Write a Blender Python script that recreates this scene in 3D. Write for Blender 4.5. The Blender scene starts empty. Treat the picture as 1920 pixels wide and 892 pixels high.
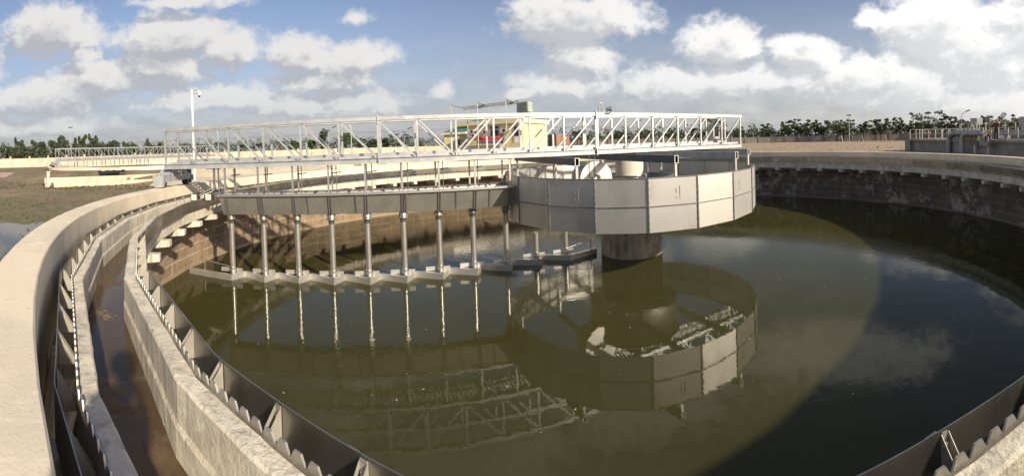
import bpy, math, random
from mathutils import Vector, Matrix
random.seed(7)
R = math.radians
sc = bpy.context.scene
COL = sc.collection
sin, cos, pi = math.sin, math.cos, math.pi

# ------------------------------------------------------------------ camera
F, ROLL, PITCH, YAW, CY = 807.48, .0347, -.0142, .2713, 280.85      # the photograph is a cylindrical sweep, 1920 x 892
HC, DC = .909, 13.417
EYE = Vector((0, -DC, HC))
_r0 = Vector((cos(YAW), sin(YAW), 0)); _f0 = Vector((-sin(YAW), cos(YAW), 0)); _u0 = Vector((0, 0, 1))
_f1 = _f0*cos(PITCH)+_u0*sin(PITCH); _u1 = -_f0*sin(PITCH)+_u0*cos(PITCH)
RIGHT = _r0*cos(ROLL)-_u1*sin(ROLL); UP = _r0*sin(ROLL)+_u1*cos(ROLL); FWD = _f1
def ray(px, py):
    u = (px-960)/F; v = (CY-py)/F
    return RIGHT*sin(u)+FWD*cos(u)+UP*v
def at(px, py, D):                       # point seen at a pixel, D metres away along the ground
    d = ray(px, py); return EYE+d*(D/math.hypot(d.x, d.y))
def at_z(px, py, z):
    d = ray(px, py); return EYE+d*((z-HC)/d.z)
def ground_at(px, D, z=-.8):
    p = at(px, 300, D); return Vector((p.x, p.y, z))
cam = bpy.data.cameras.new('camera'); camo = bpy.data.objects.new('camera', cam); COL.objects.link(camo)
cam.type = 'PANO'; cam.panorama_type = 'CENTRAL_CYLINDRICAL'
cam.central_cylindrical_range_u_min = -960/F; cam.central_cylindrical_range_u_max = 960/F
cam.central_cylindrical_range_v_min = -(892-CY)/F; cam.central_cylindrical_range_v_max = CY/F
cam.central_cylindrical_radius = 1.0
cam.clip_start = .02; cam.clip_end = 20000
m3 = Matrix((RIGHT, UP, -FWD)).transposed()
camo.matrix_world = Matrix.Translation(EYE) @ m3.to_4x4()
sc.camera = camo

# ------------------------------------------------------------------ object helpers
def tag(o, label=None, cat=None, group=None, kind=None):
    if label: o['label'] = label
    if cat: o['category'] = cat
    if group: o['group'] = group
    if kind: o['kind'] = kind
    return o
def empty(name, loc=(0, 0, 0), rz=0.0):
    o = bpy.data.objects.new(name, None); COL.objects.link(o)
    o.location = loc; o.rotation_euler = (0, 0, rz); o.empty_display_size = .2
    return o
def copy_tree(o, parent=None):
    c = o.copy(); COL.objects.link(c); c.parent = parent
    for ch in list(o.children): copy_tree(ch, c)
    return c

class MB:
    """collects shapes, builds ONE mesh object"""
    def __init__(s): s.v = []; s.f = []; s.uv = None; s.smooth = []
    def add(s, vs, fs, smooth=False):
        b = len(s.v); s.v += [tuple(p) for p in vs]
        s.f += [tuple(i+b for i in f) for f in fs]; s.smooth += [smooth]*len(fs)
    def quad(s, a, b, c, d): s.add([a, b, c, d], [(0, 1, 2, 3)])
    def box(s, lo, hi):
        x0, y0, z0 = lo; x1, y1, z1 = hi
        s.add([(x0,y0,z0),(x1,y0,z0),(x1,y1,z0),(x0,y1,z0),(x0,y0,z1),(x1,y0,z1),(x1,y1,z1),(x0,y1,z1)],
              [(3,2,1,0),(4,5,6,7),(0,1,5,4),(1,2,6,5),(2,3,7,6),(3,0,4,7)])
    def hexa(s, bot, top):
        n = len(bot); s.add(list(bot)+list(top), [tuple(reversed(range(n))), tuple(range(n, 2*n))]+[(i,(i+1)%n,n+(i+1)%n,n+i) for i in range(n)])
    def obox(s, c, ax, ay, az):          # centre and three half axes
        c, ax, ay, az = map(Vector, (c, ax, ay, az))
        s.hexa([c-ax-ay-az, c+ax-ay-az, c+ax+ay-az, c-ax+ay-az], [c-ax-ay+az, c+ax-ay+az, c+ax+ay+az, c-ax+ay+az])
    def bar(s, p, q, w, h, up=(0, 0, 1)):
        p, q = Vector(p), Vector(q); d = (q-p).normalized(); up = Vector(up)
        if abs(d.dot(up)) > .98: up = Vector((1, 0, 0)) if abs(d.x) < .9 else Vector((0, 1, 0))
        a = d.cross(up).normalized(); b = a.cross(d)
        s.obox((p+q)/2, (q-p)/2, a*w/2, b*h/2)
    def tube(s, pts, r, n=10, cap=True, smooth=True):
        pts = [Vector(p) for p in pts]; rs = r if isinstance(r, (list, tuple)) else [r]*len(pts)
        vs = []; fs = []; prev = None
        for i, p in enumerate(pts):
            d = ((pts[min(i+1, len(pts)-1)]-p).normalized()+(p-pts[max(i-1, 0)]).normalized())
            d = d.normalized() if d.length > 1e-6 else Vector((0, 0, 1))
            a = (prev-d*prev.dot(d)) if prev is not None else d.cross(Vector((0, 0, 1)) if abs(d.z) < .9 else Vector((1, 0, 0)))
            a.normalize(); prev = a; b = d.cross(a)
            vs += [p+(a*cos(2*pi*k/n)+b*sin(2*pi*k/n))*rs[i] for k in range(n)]
        for i in range(len(pts)-1):
            for k in range(n): fs.append((i*n+k, i*n+(k+1)%n, (i+1)*n+(k+1)%n, (i+1)*n+k))
        s.add(vs, fs, smooth)
        if cap:
            s.add(vs[:n], [tuple(reversed(range(n)))]); s.add(vs[-n:], [tuple(range(n))])
    def lathe(s, prof, n=32, c=(0, 0), smooth=True, closed=False, ph=0.0):
        vs = []; m = len(prof)
        for k in range(n):
            a = 2*pi*k/n+ph
            vs += [(c[0]+r*sin(a), c[1]-r*cos(a), z) for r, z in prof]
        fs = []
        for k in range(n):
            k2 = (k+1) % n
            for i in range(m if closed else m-1):
                j = (i+1) % m; fs.append((k*m+i, k2*m+i, k2*m+j, k*m+j))
        s.add(vs, fs, smooth)
    def build(s, name, mat, parent=None, bevel=0):
        me = bpy.data.meshes.new(name); me.from_pydata(s.v, [], s.f); me.validate(verbose=False)
        if len(me.polygons) == len(s.smooth): me.polygons.foreach_set('use_smooth', s.smooth)
        me.materials.append(mat); me.update()
        o = bpy.data.objects.new(name, me); COL.objects.link(o); o.parent = parent
        if bevel:
            b = o.modifiers.new('bevel', 'BEVEL'); b.width = bevel; b.segments = 2; b.limit_method = 'ANGLE'
        return o

# ------------------------------------------------------------------ materials
class NT:
    def __init__(s, tree): s.t = tree
    def n(s, typ, **kw):
        o = s.t.nodes.new(typ)
        for k, v in kw.items():
            if k.startswith('i_'):
                key = k[2:]; o.inputs[int(key) if key.isdigit() else key.replace('_', ' ')].default_value = v
            else: setattr(o, k, v)
        return o
    def link(s, a, b): s.t.links.new(a, b)
    def val(s, sock, v):
        if isinstance(v, bpy.types.NodeSocket): s.t.links.new(v, sock)
        else: sock.default_value = v
    def math(s, op, a, b=0.0, c=0.0, clamp=False):
        o = s.t.nodes.new('ShaderNodeMath'); o.operation = op; o.use_clamp = clamp
        for k, v in enumerate((a, b, c)): s.val(o.inputs[k], v)
        return o.outputs[0]
    def mix(s, fac, a, b, blend='MIX'):
        o = s.t.nodes.new('ShaderNodeMix'); o.data_type = 'RGBA'; o.blend_type = blend
        s.val(o.inputs[0], fac); s.val(o.inputs[6], a if isinstance(a, bpy.types.NodeSocket) else (*a, 1)); s.val(o.inputs[7], b if isinstance(b, bpy.types.NodeSocket) else (*b, 1))
        return o.outputs[2]
    def ramp(s, x, lo, hi):              # smooth 0..1 between lo and hi
        o = s.t.nodes.new('ShaderNodeMapRange'); o.interpolation_type = 'SMOOTHSTEP'
        s.val(o.inputs[0], x); o.inputs[1].default_value = lo; o.inputs[2].default_value = hi
        return o.outputs[0]
    def noise(s, vec, scale, detail=4, rough=.55, dist=0.0):
        o = s.n('ShaderNodeTexNoise'); o.inputs['Scale'].default_value = scale; o.inputs['Detail'].default_value = detail
        o.inputs['Roughness'].default_value = rough; o.inputs['Distortion'].default_value = dist
        if vec is not None: s.link(vec, o.inputs['Vector'])
        return o.outputs[0]
    def scale(s, vec, k):
        o = s.n('ShaderNodeVectorMath', operation='MULTIPLY'); s.link(vec, o.inputs[0]); o.inputs[1].default_value = k
        return o.outputs[0]

def mat(name, base, alt=None, scale=3.0, rough=.7, metal=0.0, lo=.38, hi=.62, streak=None, streak_k=(9, 9, .5), speck=None, bump=0.0, bump_scale=30,
        rough_var=0.0, spec=.5, layer=None, obj_space=False, ior=None):
    m = bpy.data.materials.new(name); m.use_nodes = True; t = NT(m.node_tree)
    b = m.node_tree.nodes['Principled BSDF']
    if obj_space: vec = t.n('ShaderNodeTexCoord').outputs['Object']
    else: vec = t.n('ShaderNodeNewGeometry').outputs['Position']
    c = base
    if alt:
        f = t.ramp(t.noise(vec, scale, 6, .6), lo, hi); c = t.mix(f, base, alt)
    if layer:                              # (colour, scale, lo, hi)
        for (lc, ls, l0, h0) in layer:
            c = t.mix(t.ramp(t.noise(vec, ls, 5, .65, .6), l0, h0), c if not isinstance(c, tuple) else c, lc)
    if streak:
        f = t.ramp(t.noise(t.scale(vec, streak_k), 1.0, 4, .6), .48, .72); c = t.mix(f, c, streak)
    if speck:
        f = t.ramp(t.noise(vec, 60, 3, .6), .6, .72); c = t.mix(f, c, speck)
    if isinstance(c, tuple): b.inputs['Base Color'].default_value = (*c, 1)
    else: t.link(c, b.inputs['Base Color'])
    b.inputs['Metallic'].default_value = metal
    if ior: b.inputs['IOR'].default_value = ior
    b.inputs['Specular IOR Level'].default_value = spec
    if rough_var:
        r = t.math('MULTIPLY_ADD', t.noise(vec, scale*2, 5, .6), rough_var*2, rough-rough_var); t.link(r, b.inputs['Roughness'])
    else: b.inputs['Roughness'].default_value = rough
    if bump:
        bn = t.n('ShaderNodeBump'); bn.inputs['Strength'].default_value = bump; bn.inputs['Distance'].default_value = .01
        t.link(t.noise(vec, bump_scale, 6, .65), bn.inputs['Height']); t.link(bn.outputs[0], b.inputs['Normal'])
    return m
M = {}
M['coping'] = mat('coping concrete', (.74, .635, .48), (.62, .54, .42), .9, .85, layer=[((.52, .46, .37), 2.2, .58, .76), ((.80, .72, .58), 3.4, .56, .70), ((.70, .55, .42), 1.3, .58, .76), ((.50, .45, .37), 16, .60, .70)], speck=(.56, .50, .41), bump=.35, bump_scale=30)
M['launder'] = mat('weathered concrete', (.70, .63, .505), (.54, .485, .395), 3.2, .88, streak=(.34, .305, .25), streak_k=(16, 16, .7), layer=[((.78, .72, .60), 7, .57, .70), ((.40, .36, .295), 4.5, .62, .76)], speck=(.48, .43, .36), bump=.9, bump_scale=35)
M['cream'] = mat('pale cream concrete', (.60, .52, .38), (.50, .43, .32), .6, .88, streak=(.42, .36, .27), streak_k=(3, 3, .5), layer=[((.66, .60, .48), 2, .58, .68)], bump=.3, bump_scale=20)
M['greywall'] = mat('grey concrete', (.33, .31, .28), (.26, .245, .225), .8, .88, streak=(.20, .185, .17), streak_k=(2.5, 2.5, .35), layer=[((.12, .11, .10), 3.2, .68, .74)], bump=.3, bump_scale=14)
M['pier'] = mat('mossy pier concrete', (.26, .22, .16), (.16, .135, .095), 3, .9, streak=(.33, .29, .215), streak_k=(6, 6, .6), bump=.6, bump_scale=20)
M['column'] = mat('plain column concrete', (.60, .55, .45), (.53, .48, .40), 2, .75, streak=(.46, .41, .33), streak_k=(8, 8, .3), bump=.2)
M['stainless'] = mat('stainless sheet', (.50, .49, .46), (.44, .43, .40), 1.2, .46, .9, streak=(.40, .39, .37), streak_k=(2, 2, .7), rough_var=.07)
M['trough'] = mat('mottled stainless', (.40, .385, .345), (.33, .318, .285), 2.4, .5, .75, lo=.42, hi=.6, rough_var=.08)
M['panel'] = mat('satin stainless panel', (.66, .64, .60), (.60, .585, .55), .8, .5, .85, streak=(.55, .53, .49), streak_k=(1.6, 1.6, .8), rough_var=.06)
M['bracket'] = mat('pressed steel bracket', (.46, .43, .37), (.38, .35, .30), 5, .5, .5)
M['weir'] = mat('dull weir plate', (.44, .42, .38), (.37, .35, .315), 3, .42, .7, streak=(.26, .245, .215), streak_k=(9, 9, 1))
M['baffle'] = mat('dull stainless plate', (.36, .34, .305), (.29, .275, .245), 1.6, .33, .92, streak=(.24, .225, .20), streak_k=(4, 4, .5), rough_var=.08)
M['pipe'] = mat('polished stainless pipe', (.70, .68, .64), (.62, .60, .56), 5, .34, .85, rough_var=.05)
M['flange'] = mat('edge strip steel', (.26, .25, .24), (.20, .195, .19), 4, .5, .7)
M['galv'] = mat('galvanised steel', (.52, .53, .53), (.43, .445, .45), 4.5, .42, .62, lo=.42, hi=.6, layer=[((.60, .605, .60), 9, .60, .72)], streak=(.40, .41, .415), streak_k=(3, 3, 7), rough_var=.08)
M['galvgrey'] = mat('grey carriage paint', (.40, .41, .42), (.34, .35, .36), 3, .5, .2, streak=(.30, .31, .32), streak_k=(6, 6, 1))
M['beam'] = mat('slate painted beam', (.085, .095, .115), (.07, .08, .10), 3, .5, .2)
M['navy'] = mat('navy motor paint', (.016, .024, .075), (.011, .016, .05), 6, .4)
M['rubber'] = mat('black rubber', (.02, .02, .02), (.03, .028, .026), 8, .8)
M['white'] = mat('white paint', (.78, .78, .76), (.70, .70, .68), 5, .5)
M['dark'] = mat('dark fitting', (.035, .036, .04), (.05, .05, .052), 5, .55)
M['glass'] = mat('dark glass', (.02, .024, .028), None, 1, .08)
M['yellow'] = mat('yellow render', (.76, .66, .38), (.72, .62, .35), .7, .85, streak=(.62, .50, .25), streak_k=(1.5, 1.5, .3))
M['fascia'] = mat('cream fascia', (.76, .68, .47), (.70, .62, .42), 1, .8)
M['tealroof'] = mat('teal roof sheets', (.07, .18, .17), (.05, .14, .13), 1.5, .5)
M['frame'] = mat('grey window frame', (.48, .49, .50), (.42, .43, .44), 3, .5)
M['greensheet'] = mat('pale green corrugated sheet', (.36, .43, .36), (.30, .37, .31), 1.3, .55)
M['red'] = mat('red banner cloth', (.58, .03, .06), (.50, .025, .05), 3, .7)
M['blue'] = mat('blue banner cloth', (.02, .025, .20), (.016, .02, .15), 3, .7)
M['brick'] = mat('orange brick', (.27, .13, .08), (.23, .115, .072), 3, .9)
M['bluesheet'] = mat('faded blue roof sheet', (.16, .17, .30), (.13, .14, .24), 2, .6)
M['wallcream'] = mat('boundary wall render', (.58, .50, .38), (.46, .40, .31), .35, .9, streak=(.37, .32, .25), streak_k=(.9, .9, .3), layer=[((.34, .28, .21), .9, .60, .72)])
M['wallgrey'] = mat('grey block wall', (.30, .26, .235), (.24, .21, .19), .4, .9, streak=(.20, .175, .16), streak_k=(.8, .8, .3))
M['rail'] = mat('cream railing paint', (.62, .58, .48), (.54, .50, .42), 4, .5)
M['duct'] = mat('grey steel pipe', (.36, .365, .37), (.30, .305, .31), 2, .45, .35, streak=(.25, .25, .25), streak_k=(3, 3, 3))
M['trunk'] = mat('bark', (.12, .095, .07), (.08, .062, .045), 6, .9)
M['pink'] = mat('pink paving', (.52, .36, .30), (.46, .32, .27), 2, .85)
M['soilheap'] = mat('reddish soil heap', (.36, .26, .18), (.28, .20, .14), 1.5, .95, bump=.8, bump_scale=3)
M['black'] = mat('black plastic sheet', (.018, .018, .02), (.03, .03, .03), 6, .5)
M['skin'] = mat('skin', (.36, .20, .13), None, 3, .6)
M['jeans'] = mat('dark trousers', (.022, .024, .032), (.03, .032, .04), 9, .85)
M['plaid'] = mat('checked jacket', (.22, .05, .055), (.045, .03, .035), 22, .85, lo=.45, hi=.55)
M['beige'] = mat('beige jacket', (.62, .50, .33), (.54, .43, .28), 9, .85)
M['hair'] = mat('black hair', (.012, .011, .010), None, 3, .6)
M['bluecap'] = mat('blue plastic cap', (.05, .28, .70), None, 3, .4)
M['helmet'] = mat('red cloth hat', (.42, .06, .05), (.50, .30, .26), 12, .7)
def foliage(name, a, b, c):
    m = mat(name, a, b, .9, .65, lo=.36, hi=.64, layer=[(c, 3.2, .56, .68)], spec=.25)
    bs = m.node_tree.nodes['Principled BSDF']; tr_ = m.node_tree.nodes.new('ShaderNodeBsdfTranslucent'); mx = m.node_tree.nodes.new('ShaderNodeMixShader'); mx.inputs[0].default_value = .38
    src = bs.inputs['Base Color'].links[0].from_socket; m.node_tree.links.new(src, tr_.inputs['Color'])
    m.node_tree.links.new(bs.outputs[0], mx.inputs[1]); m.node_tree.links.new(tr_.outputs[0], mx.inputs[2]); m.node_tree.links.new(mx.outputs[0], m.node_tree.nodes['Material Output'].inputs['Surface'])
    return m
M['leafdark'] = foliage('dark foliage', (.062, .092, .042), (.088, .125, .056), (.12, .16, .075))
M['leafmid'] = foliage('mid green foliage', (.08, .12, .046), (.11, .155, .062), (.15, .195, .085))
M['leafgrey'] = foliage('grey green foliage', (.08, .105, .058), (.11, .135, .078), (.145, .17, .10))
M['leaflight'] = foliage('light yellow green foliage', (.10, .15, .03), (.15, .20, .045), (.19, .23, .07))
M['leafpalm'] = foliage('palm fronds', (.035, .055, .022), (.06, .085, .032), (.10, .12, .05))
M['weed'] = foliage('weeds', (.13, .125, .05), (.18, .16, .07), (.24, .20, .10))

# tank wall: dark stained concrete with pale streaks, formwork lines and scale patches (UV = metres round the wall, height)
def wall_mat():
    m = bpy.data.materials.new('stained tank wall'); m.use_nodes = True; t = NT(m.node_tree); b = m.node_tree.nodes['Principled BSDF']
    uv = t.n('ShaderNodeUVMap').outputs[0]
    sep = t.n('ShaderNodeSeparateXYZ'); t.link(uv, sep.inputs[0]); u, v = sep.outputs[0], sep.outputs[1]
    c = t.mix(t.ramp(t.noise(uv, 1.2, 6, .65), .35, .65), (.29, .195, .12), (.19, .138, .09))
    side = t.ramp(u, 47, 38)              # one half of the wall is a darker brown
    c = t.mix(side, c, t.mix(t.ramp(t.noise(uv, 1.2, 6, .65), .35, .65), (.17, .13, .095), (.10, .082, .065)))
    c = t.mix(t.math('MULTIPLY', t.ramp(t.noise(t.scale(uv, (7, .55, 1)), 1, 4, .6), .5, .74), .6), c, (.10, .08, .06))
    # pale patches with ragged edges, and thin run marks
    pt = t.math('MULTIPLY', t.ramp(t.noise(uv, 1.5, 8, .72, .4), .50, .57), t.ramp(t.noise(uv, .45, 2, .5), .42, .54))
    c = t.mix(t.math('MULTIPLY', pt, t.math('MULTIPLY_ADD', side, .6, .25)), c, (.42, .38, .32))
    st = t.math('MULTIPLY', t.ramp(t.noise(t.scale(uv, (10, .35, 1)), 1, 3, .6), .62, .68), t.ramp(t.noise(uv, 2.5, 4, .7), .42, .6))
    c = t.mix(t.math('MULTIPLY', st, .75), c, (.44, .39, .33))
    # joints
    def lines(x, period, w):
        fr = t.math('FRACT', t.math('DIVIDE', x, period)); d = t.math('ABSOLUTE', t.math('SUBTRACT', fr, .5))
        return t.ramp(d, .5-w/period, .5)
    wob = t.math('MULTIPLY_ADD', t.noise(uv, 6, 3), .05, 0.0)
    ln = t.math('MAXIMUM', t.math('MULTIPLY', lines(t.math('ADD', v, wob), .31, .026), t.ramp(t.noise(uv, 1.8, 4, .7), .38, .56)),
                t.math('MULTIPLY', lines(t.math('ADD', u, wob), 1.38, .03), t.ramp(t.noise(t.scale(uv, (1, .6, 1)), 2.2, 4, .7), .36, .6)))
    c = t.mix(t.math('MULTIPLY', ln, t.math('MULTIPLY_ADD', side, -.45, .85)), c, (.52, .44, .35))
    # wet band above the water
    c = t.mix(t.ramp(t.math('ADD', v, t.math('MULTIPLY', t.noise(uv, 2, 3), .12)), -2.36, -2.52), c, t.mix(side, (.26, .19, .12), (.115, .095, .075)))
    t.link(c, b.inputs['Base Color']); b.inputs['Roughness'].default_value = .85
    bn = t.n('ShaderNodeBump'); bn.inputs['Strength'].default_value = .6; bn.inputs['Distance'].default_value = .015
    t.link(t.noise(uv, 14, 6, .7), bn.inputs['Height']); t.link(bn.outputs[0], b.inputs['Normal'])
    return m
M['tankwall'] = wall_mat()

def water_mat():
    m = bpy.data.materials.new('murky green water'); m.use_nodes = True; t = NT(m.node_tree); b = m.node_tree.nodes['Principled BSDF']
    vec = t.n('ShaderNodeNewGeometry').outputs['Position']
    c = t.mix(t.ramp(t.noise(vec, .5, 4, .6), .3, .7), (.043, .040, .0135), (.050, .047, .016))
    t.link(c, b.inputs['Base Color']); b.inputs['Roughness'].default_value = .02; b.inputs['IOR'].default_value = 1.33; b.inputs['Specular IOR Level'].default_value = .24
    calm = t.ramp(t.noise(vec, .16, 2, .5), .44, .62)
    h = t.math('ADD', t.math('MULTIPLY', t.noise(vec, 7, 3, .6, .5), t.math('MULTIPLY_ADD', calm, .42, .05)), t.math('MULTIPLY', t.noise(vec, 1.7, 2, .5, .8), .20))
    bn = t.n('ShaderNodeBump'); bn.inputs['Strength'].default_value = 1.0; bn.inputs['Distance'].default_value = .008
    t.link(h, bn.inputs['Height']); t.link(bn.outputs[0], b.inputs['Normal'])
    return m
M['water'] = water_mat()

def wet_mat(name, dry, wet, thr, sc_=.8, r_wet=.06):
    m = bpy.data.materials.new(name); m.use_nodes = True; t = NT(m.node_tree); b = m.node_tree.nodes['Principled BSDF']
    vec = t.n('ShaderNodeNewGeometry').outputs['Position']
    w = t.ramp(t.noise(vec, sc_, 5, .6), thr-.05, thr+.05)
    d = t.mix(t.ramp(t.noise(vec, 9, 5, .7), .4, .65), dry, tuple(x*.7 for x in dry))
    t.link(t.mix(w, d, wet), b.inputs['Base Color'])
    t.link(t.math('MULTIPLY_ADD', w, r_wet-.75, .75), b.inputs['Roughness']); b.inputs['Specular IOR Level'].default_value = .16
    bn = t.n('ShaderNodeBump'); bn.inputs['Distance'].default_value = .006
    t.link(t.math('SUBTRACT', 1.0, w), bn.inputs['Strength']); t.link(t.noise(vec, 40, 5, .7), bn.inputs['Height']); t.link(bn.outputs[0], b.inputs['Normal'])
    return m
M['troughfloor'] = wet_mat('wet silty trough floor', (.17, .115, .07), (.080, .055, .033), .42, .8, .13)

def ground_mat():
    m = bpy.data.materials.new('bare earth'); m.use_nodes = True; t = NT(m.node_tree); b = m.node_tree.nodes['Principled BSDF']
    vec = t.n('ShaderNodeNewGeometry').outputs['Position']
    sep = t.n('ShaderNodeSeparateXYZ'); t.link(vec, sep.inputs[0])
    left = t.mix(t.ramp(t.noise(vec, .35, 6, .65), .38, .62), (.19, .128, .08), (.25, .185, .115))
    left = t.mix(t.math('MULTIPLY', t.ramp(t.noise(vec, .22, 6, .7), .42, .58), t.ramp(t.noise(vec, 3, 5, .7), .32, .58)), left, (.115, .115, .045))
    left = t.mix(t.ramp(t.noise(vec, 6, 4, .7), .62, .74), left, (.32, .26, .185))
    right = t.mix(t.ramp(t.noise(t.scale(vec, (.25, 1, 1)), .5, 6, .6), .38, .62), (.36, .275, .175), (.28, .21, .13))
    right = t.mix(t.ramp(t.noise(vec, .25, 5, .7), .58, .7), right, (.25, .20, .10))
    c = t.mix(t.ramp(sep.outputs[0], -3, 3), left, right)
    # damp brown ground round the puddle
    t.link(c, b.inputs['Base Color']); b.inputs['Roughness'].default_value = .95
    bn = t.n('ShaderNodeBump'); bn.inputs['Strength'].default_value = .8; bn.inputs['Distance'].default_value = .05
    t.link(t.noise(vec, 5, 7, .7), bn.inputs['Height']); t.link(bn.outputs[0], b.inputs['Normal'])
    return m
M['ground'] = ground_mat()
M['mark'] = mat('weld mark', (.32, .29, .25), (.42, .39, .34), 20, .7)
M['silt'] = mat('dried silt', (.22, .165, .11), (.12, .085, .055), 12, .9, lo=.45, hi=.6)
M['puddle'] = mat('puddle water', (.06, .045, .03), None, 1, .03, ior=1.33, spec=.3)
# ------------------------------------------------------------------ the settling tank (centre = world origin, rim top = z 0)
ZW = -2.583
def rad(rc, th):
    return rc*cos(R(5))/cos(R((th % 10)-5))
def bulge(th):
    th = (th+180) % 360-180
    return .09*math.exp(-((th-11)/6.5)**2)
def P(rc, th, z, k=0.0):
    r = (rad(rc, th) if k >= 0 else rc)+max(k, 0)*bulge(th); return Vector((r*sin(R(th)), -r*cos(R(th)), z))
def ring(mb, prof, k=0.0, step=2.5, closed=True, jit=0.0):
    n = int(360/step); m = len(prof); vs = []; fs = []
    for i in range(n): vs += [P(r+random.uniform(-jit, jit), i*step, z+random.uniform(-jit, jit), k) for r, z in prof]
    for i in range(n):
        j = (i+1) % n
        for a in range(m if closed else m-1):
            b = (a+1) % m; fs.append((i*m+a, j*m+a, j*m+b, i*m+b))
    mb.add(vs, fs)
def weir(mb, r0, r1, zb, zt, depth, pitch_deg, k):
    n = int(round(360/pitch_deg)); st = []
    for i in range(n):
        a = i*360/n; w = 360/n
        st += [(a, zt), (a+w*.42, zt), (a+w*.66, zt-depth), (a+w*.76, zt-depth)]
    vs = []
    for a, z in st: vs += [P(r0, a, zb, k), P(r0, a, z, k), P(r1, a, z, k), P(r1, a, zb, k)]
    N = len(st); fs = []
    for i in range(N):
        j = (i+1) % N
        for q in range(4): fs.append((i*4+q, j*4+q, j*4+(q+1) % 4, i*4+(q+1) % 4))
    mb.add(vs, fs)
def bracket(mb, th, rb, rw, zt, zb, wt, wb, k):
    """radial sheet gusset: tip at the baffle top, sloping edge folded over, foot on the weir"""
    t = Vector((cos(R(th)), sin(R(th)), 0)); h = t*.0012; g = wt/2
    for s_ in (-1, 1):
        A, B, C, D = (P(r, th, z, k)+t*s_*g for r, z in ((rb, zt), (rb, zb-.03), (rw, zb-.03), (rw, zb+.02)))
        mb.hexa([v-h for v in (A, B, C, D)], [v+h for v in (A, B, C, D)])
        if s_ > 0:                        # back of the channel, against the baffle
            u = -t*(2*g-.0041); n = (B-C); n.z = 0; n = n.normalized()*.002
            A, B = A-h, B-h; mb.hexa([A-n*3, A-n, B-n, B-n*3], [A+u-n*3, A+u-n, B+u-n, B+u-n*3])
            c = A+u*.5+Vector((0, 0, -.05))-n*5; mb.obox(c, n*4, t*.008, (0, 0, .008))

tank = tag(empty('settling_tank'), 'big round concrete settling tank of murky green water in the foreground', 'settling tank')
mb = MB(); ring(mb, [(13.20, -1.02), (13.20, -.012), (13.212, 0), (13.578, 0), (13.59, -.012), (13.59, -1.4), (13.24, -1.4), (13.24, -1.02)], -1)
tank_rim = mb.build('rim', M['coping'], tank)
mb = MB(); ring(mb, [(13.20, -4.2), (13.20, -1.022), (13.23, -1.022), (13.23, -4.2)], -1)
tank_wall = mb.build('wall', M['tankwall'], tank)
uvl = tank_wall.data.uv_layers.new(name='UVMap'); me = tank_wall.data
for poly in me.polygons:
    th = [math.atan2(me.vertices[v].co.x, -me.vertices[v].co.y) % (2*pi) for v in poly.vertices]
    if max(th)-min(th) > pi: th = [a+2*pi if a < pi else a for a in th]
    for li, v, a in zip(poly.loop_indices, poly.vertices, th): uvl.data[li].uv = (a*13.2+3, me.vertices[v].co.z)
mb = MB(); ring(mb, [(12.30, -.85), (12.30, -.375), (12.312, -.362), (12.405, -.36), (12.42, -.372), (12.42, -.60), (12.435, -.63), (12.435, -.80),
                     (12.845, -.80), (12.845, -.63), (12.86, -.60), (12.86, -.372), (12.872, -.36), (12.955, -.362), (12.97, -.375), (12.97, -.85)], 1.7, .5, True, .003)
launder = mb.build('launder', M['launder'], tank)
mb = MB(); ring(mb, [(12.4355, -.796), (12.8445, -.796)], 1.7, closed=False); mb.build('trough_floor', M['troughfloor'], launder)
mb = MB(); weir(mb, 12.288, 12.298, -.60, -.312, .042, .46, 1.7); mb.build('weir_plate', M['weir'], launder)
mb = MB(); weir(mb, 12.973, 12.983, -.62, -.318, .042, .46, 1.7); mb.build('weir_plate', M['weir'], launder)
for k in range(60):
    th = 6*k+.5; mb = MB()
    w = math.degrees(.10/12.6)
    mb.hexa([P(12.10, th-w*1.02, -.985, 1.7), P(12.10, th+w*1.02, -.985, 1.7), P(13.196, th+w, -1.09), P(13.196, th-w, -1.09)],
            [P(12.10, th-w*1.02, -.853, 1.7), P(12.10, th+w*1.02, -.853, 1.7), P(13.196, th+w, -.853), P(13.196, th-w, -.853)])
    mb.build('corbel', M['launder'], tank, .008)
def baffle_ring(rc, z0, z1, k):
    mb = MB(); ring(mb, [(rc, z0), (rc, z1), (rc+.006, z1), (rc+.006, z0)], k)
    for th in range(5, 365, 10):          # lapped sheet joints
        mb.obox(P(rc-.004, th, (z0+z1)/2, k), Vector((cos(R(th)), sin(R(th)), 0))*.03, Vector((sin(R(th)), -cos(R(th)), 0))*.003, (0, 0, (z1-z0)/2-.002))
    return mb.build('scum_baffle', M['baffle'], tank)
inner_baffle = baffle_ring(12.165, -.49, -.275, 2.0)
outer_baffle = baffle_ring(13.10, -.60, -.285, 0)
rest_in, rest_out = MB(), MB()
for k in range(144):
    th = 2.5*k+.3; t180 = (th+180) % 360-180
    mb = MB() if (-60 < t180 < 12 or 66 < t180 < 142) else rest_in
    bracket(mb, th, 12.173, 12.286, -.285, -.45, .04, .075, 1.85)
    if mb is not rest_in: mb.build('bracket', M['bracket'], inner_baffle)
    th = 2.5*k+1.7; t180 = (th+180) % 360-180
    mb = MB() if -62 < t180 < 0 else rest_out
    bracket(mb, th, 13.095, 12.984, -.30, -.50, .05, .17, .5)
    if mb is not rest_out: mb.build('bracket', M['bracket'], outer_baffle)
tag(rest_in.build('bracket', M['bracket'], inner_baffle), kind='stuff'); tag(rest_out.build('bracket', M['bracket'], outer_baffle), kind='stuff')
mb = MB(); n = 96
mb.add([P(13.195, i*3.75, ZW) for i in range(n)], [tuple(range(n))])
tag(mb.build('water', M['water']), 'still murky green water filling the bottom of the round tank', 'water', kind='structure')
mb = MB()                                   # bits afloat
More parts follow.
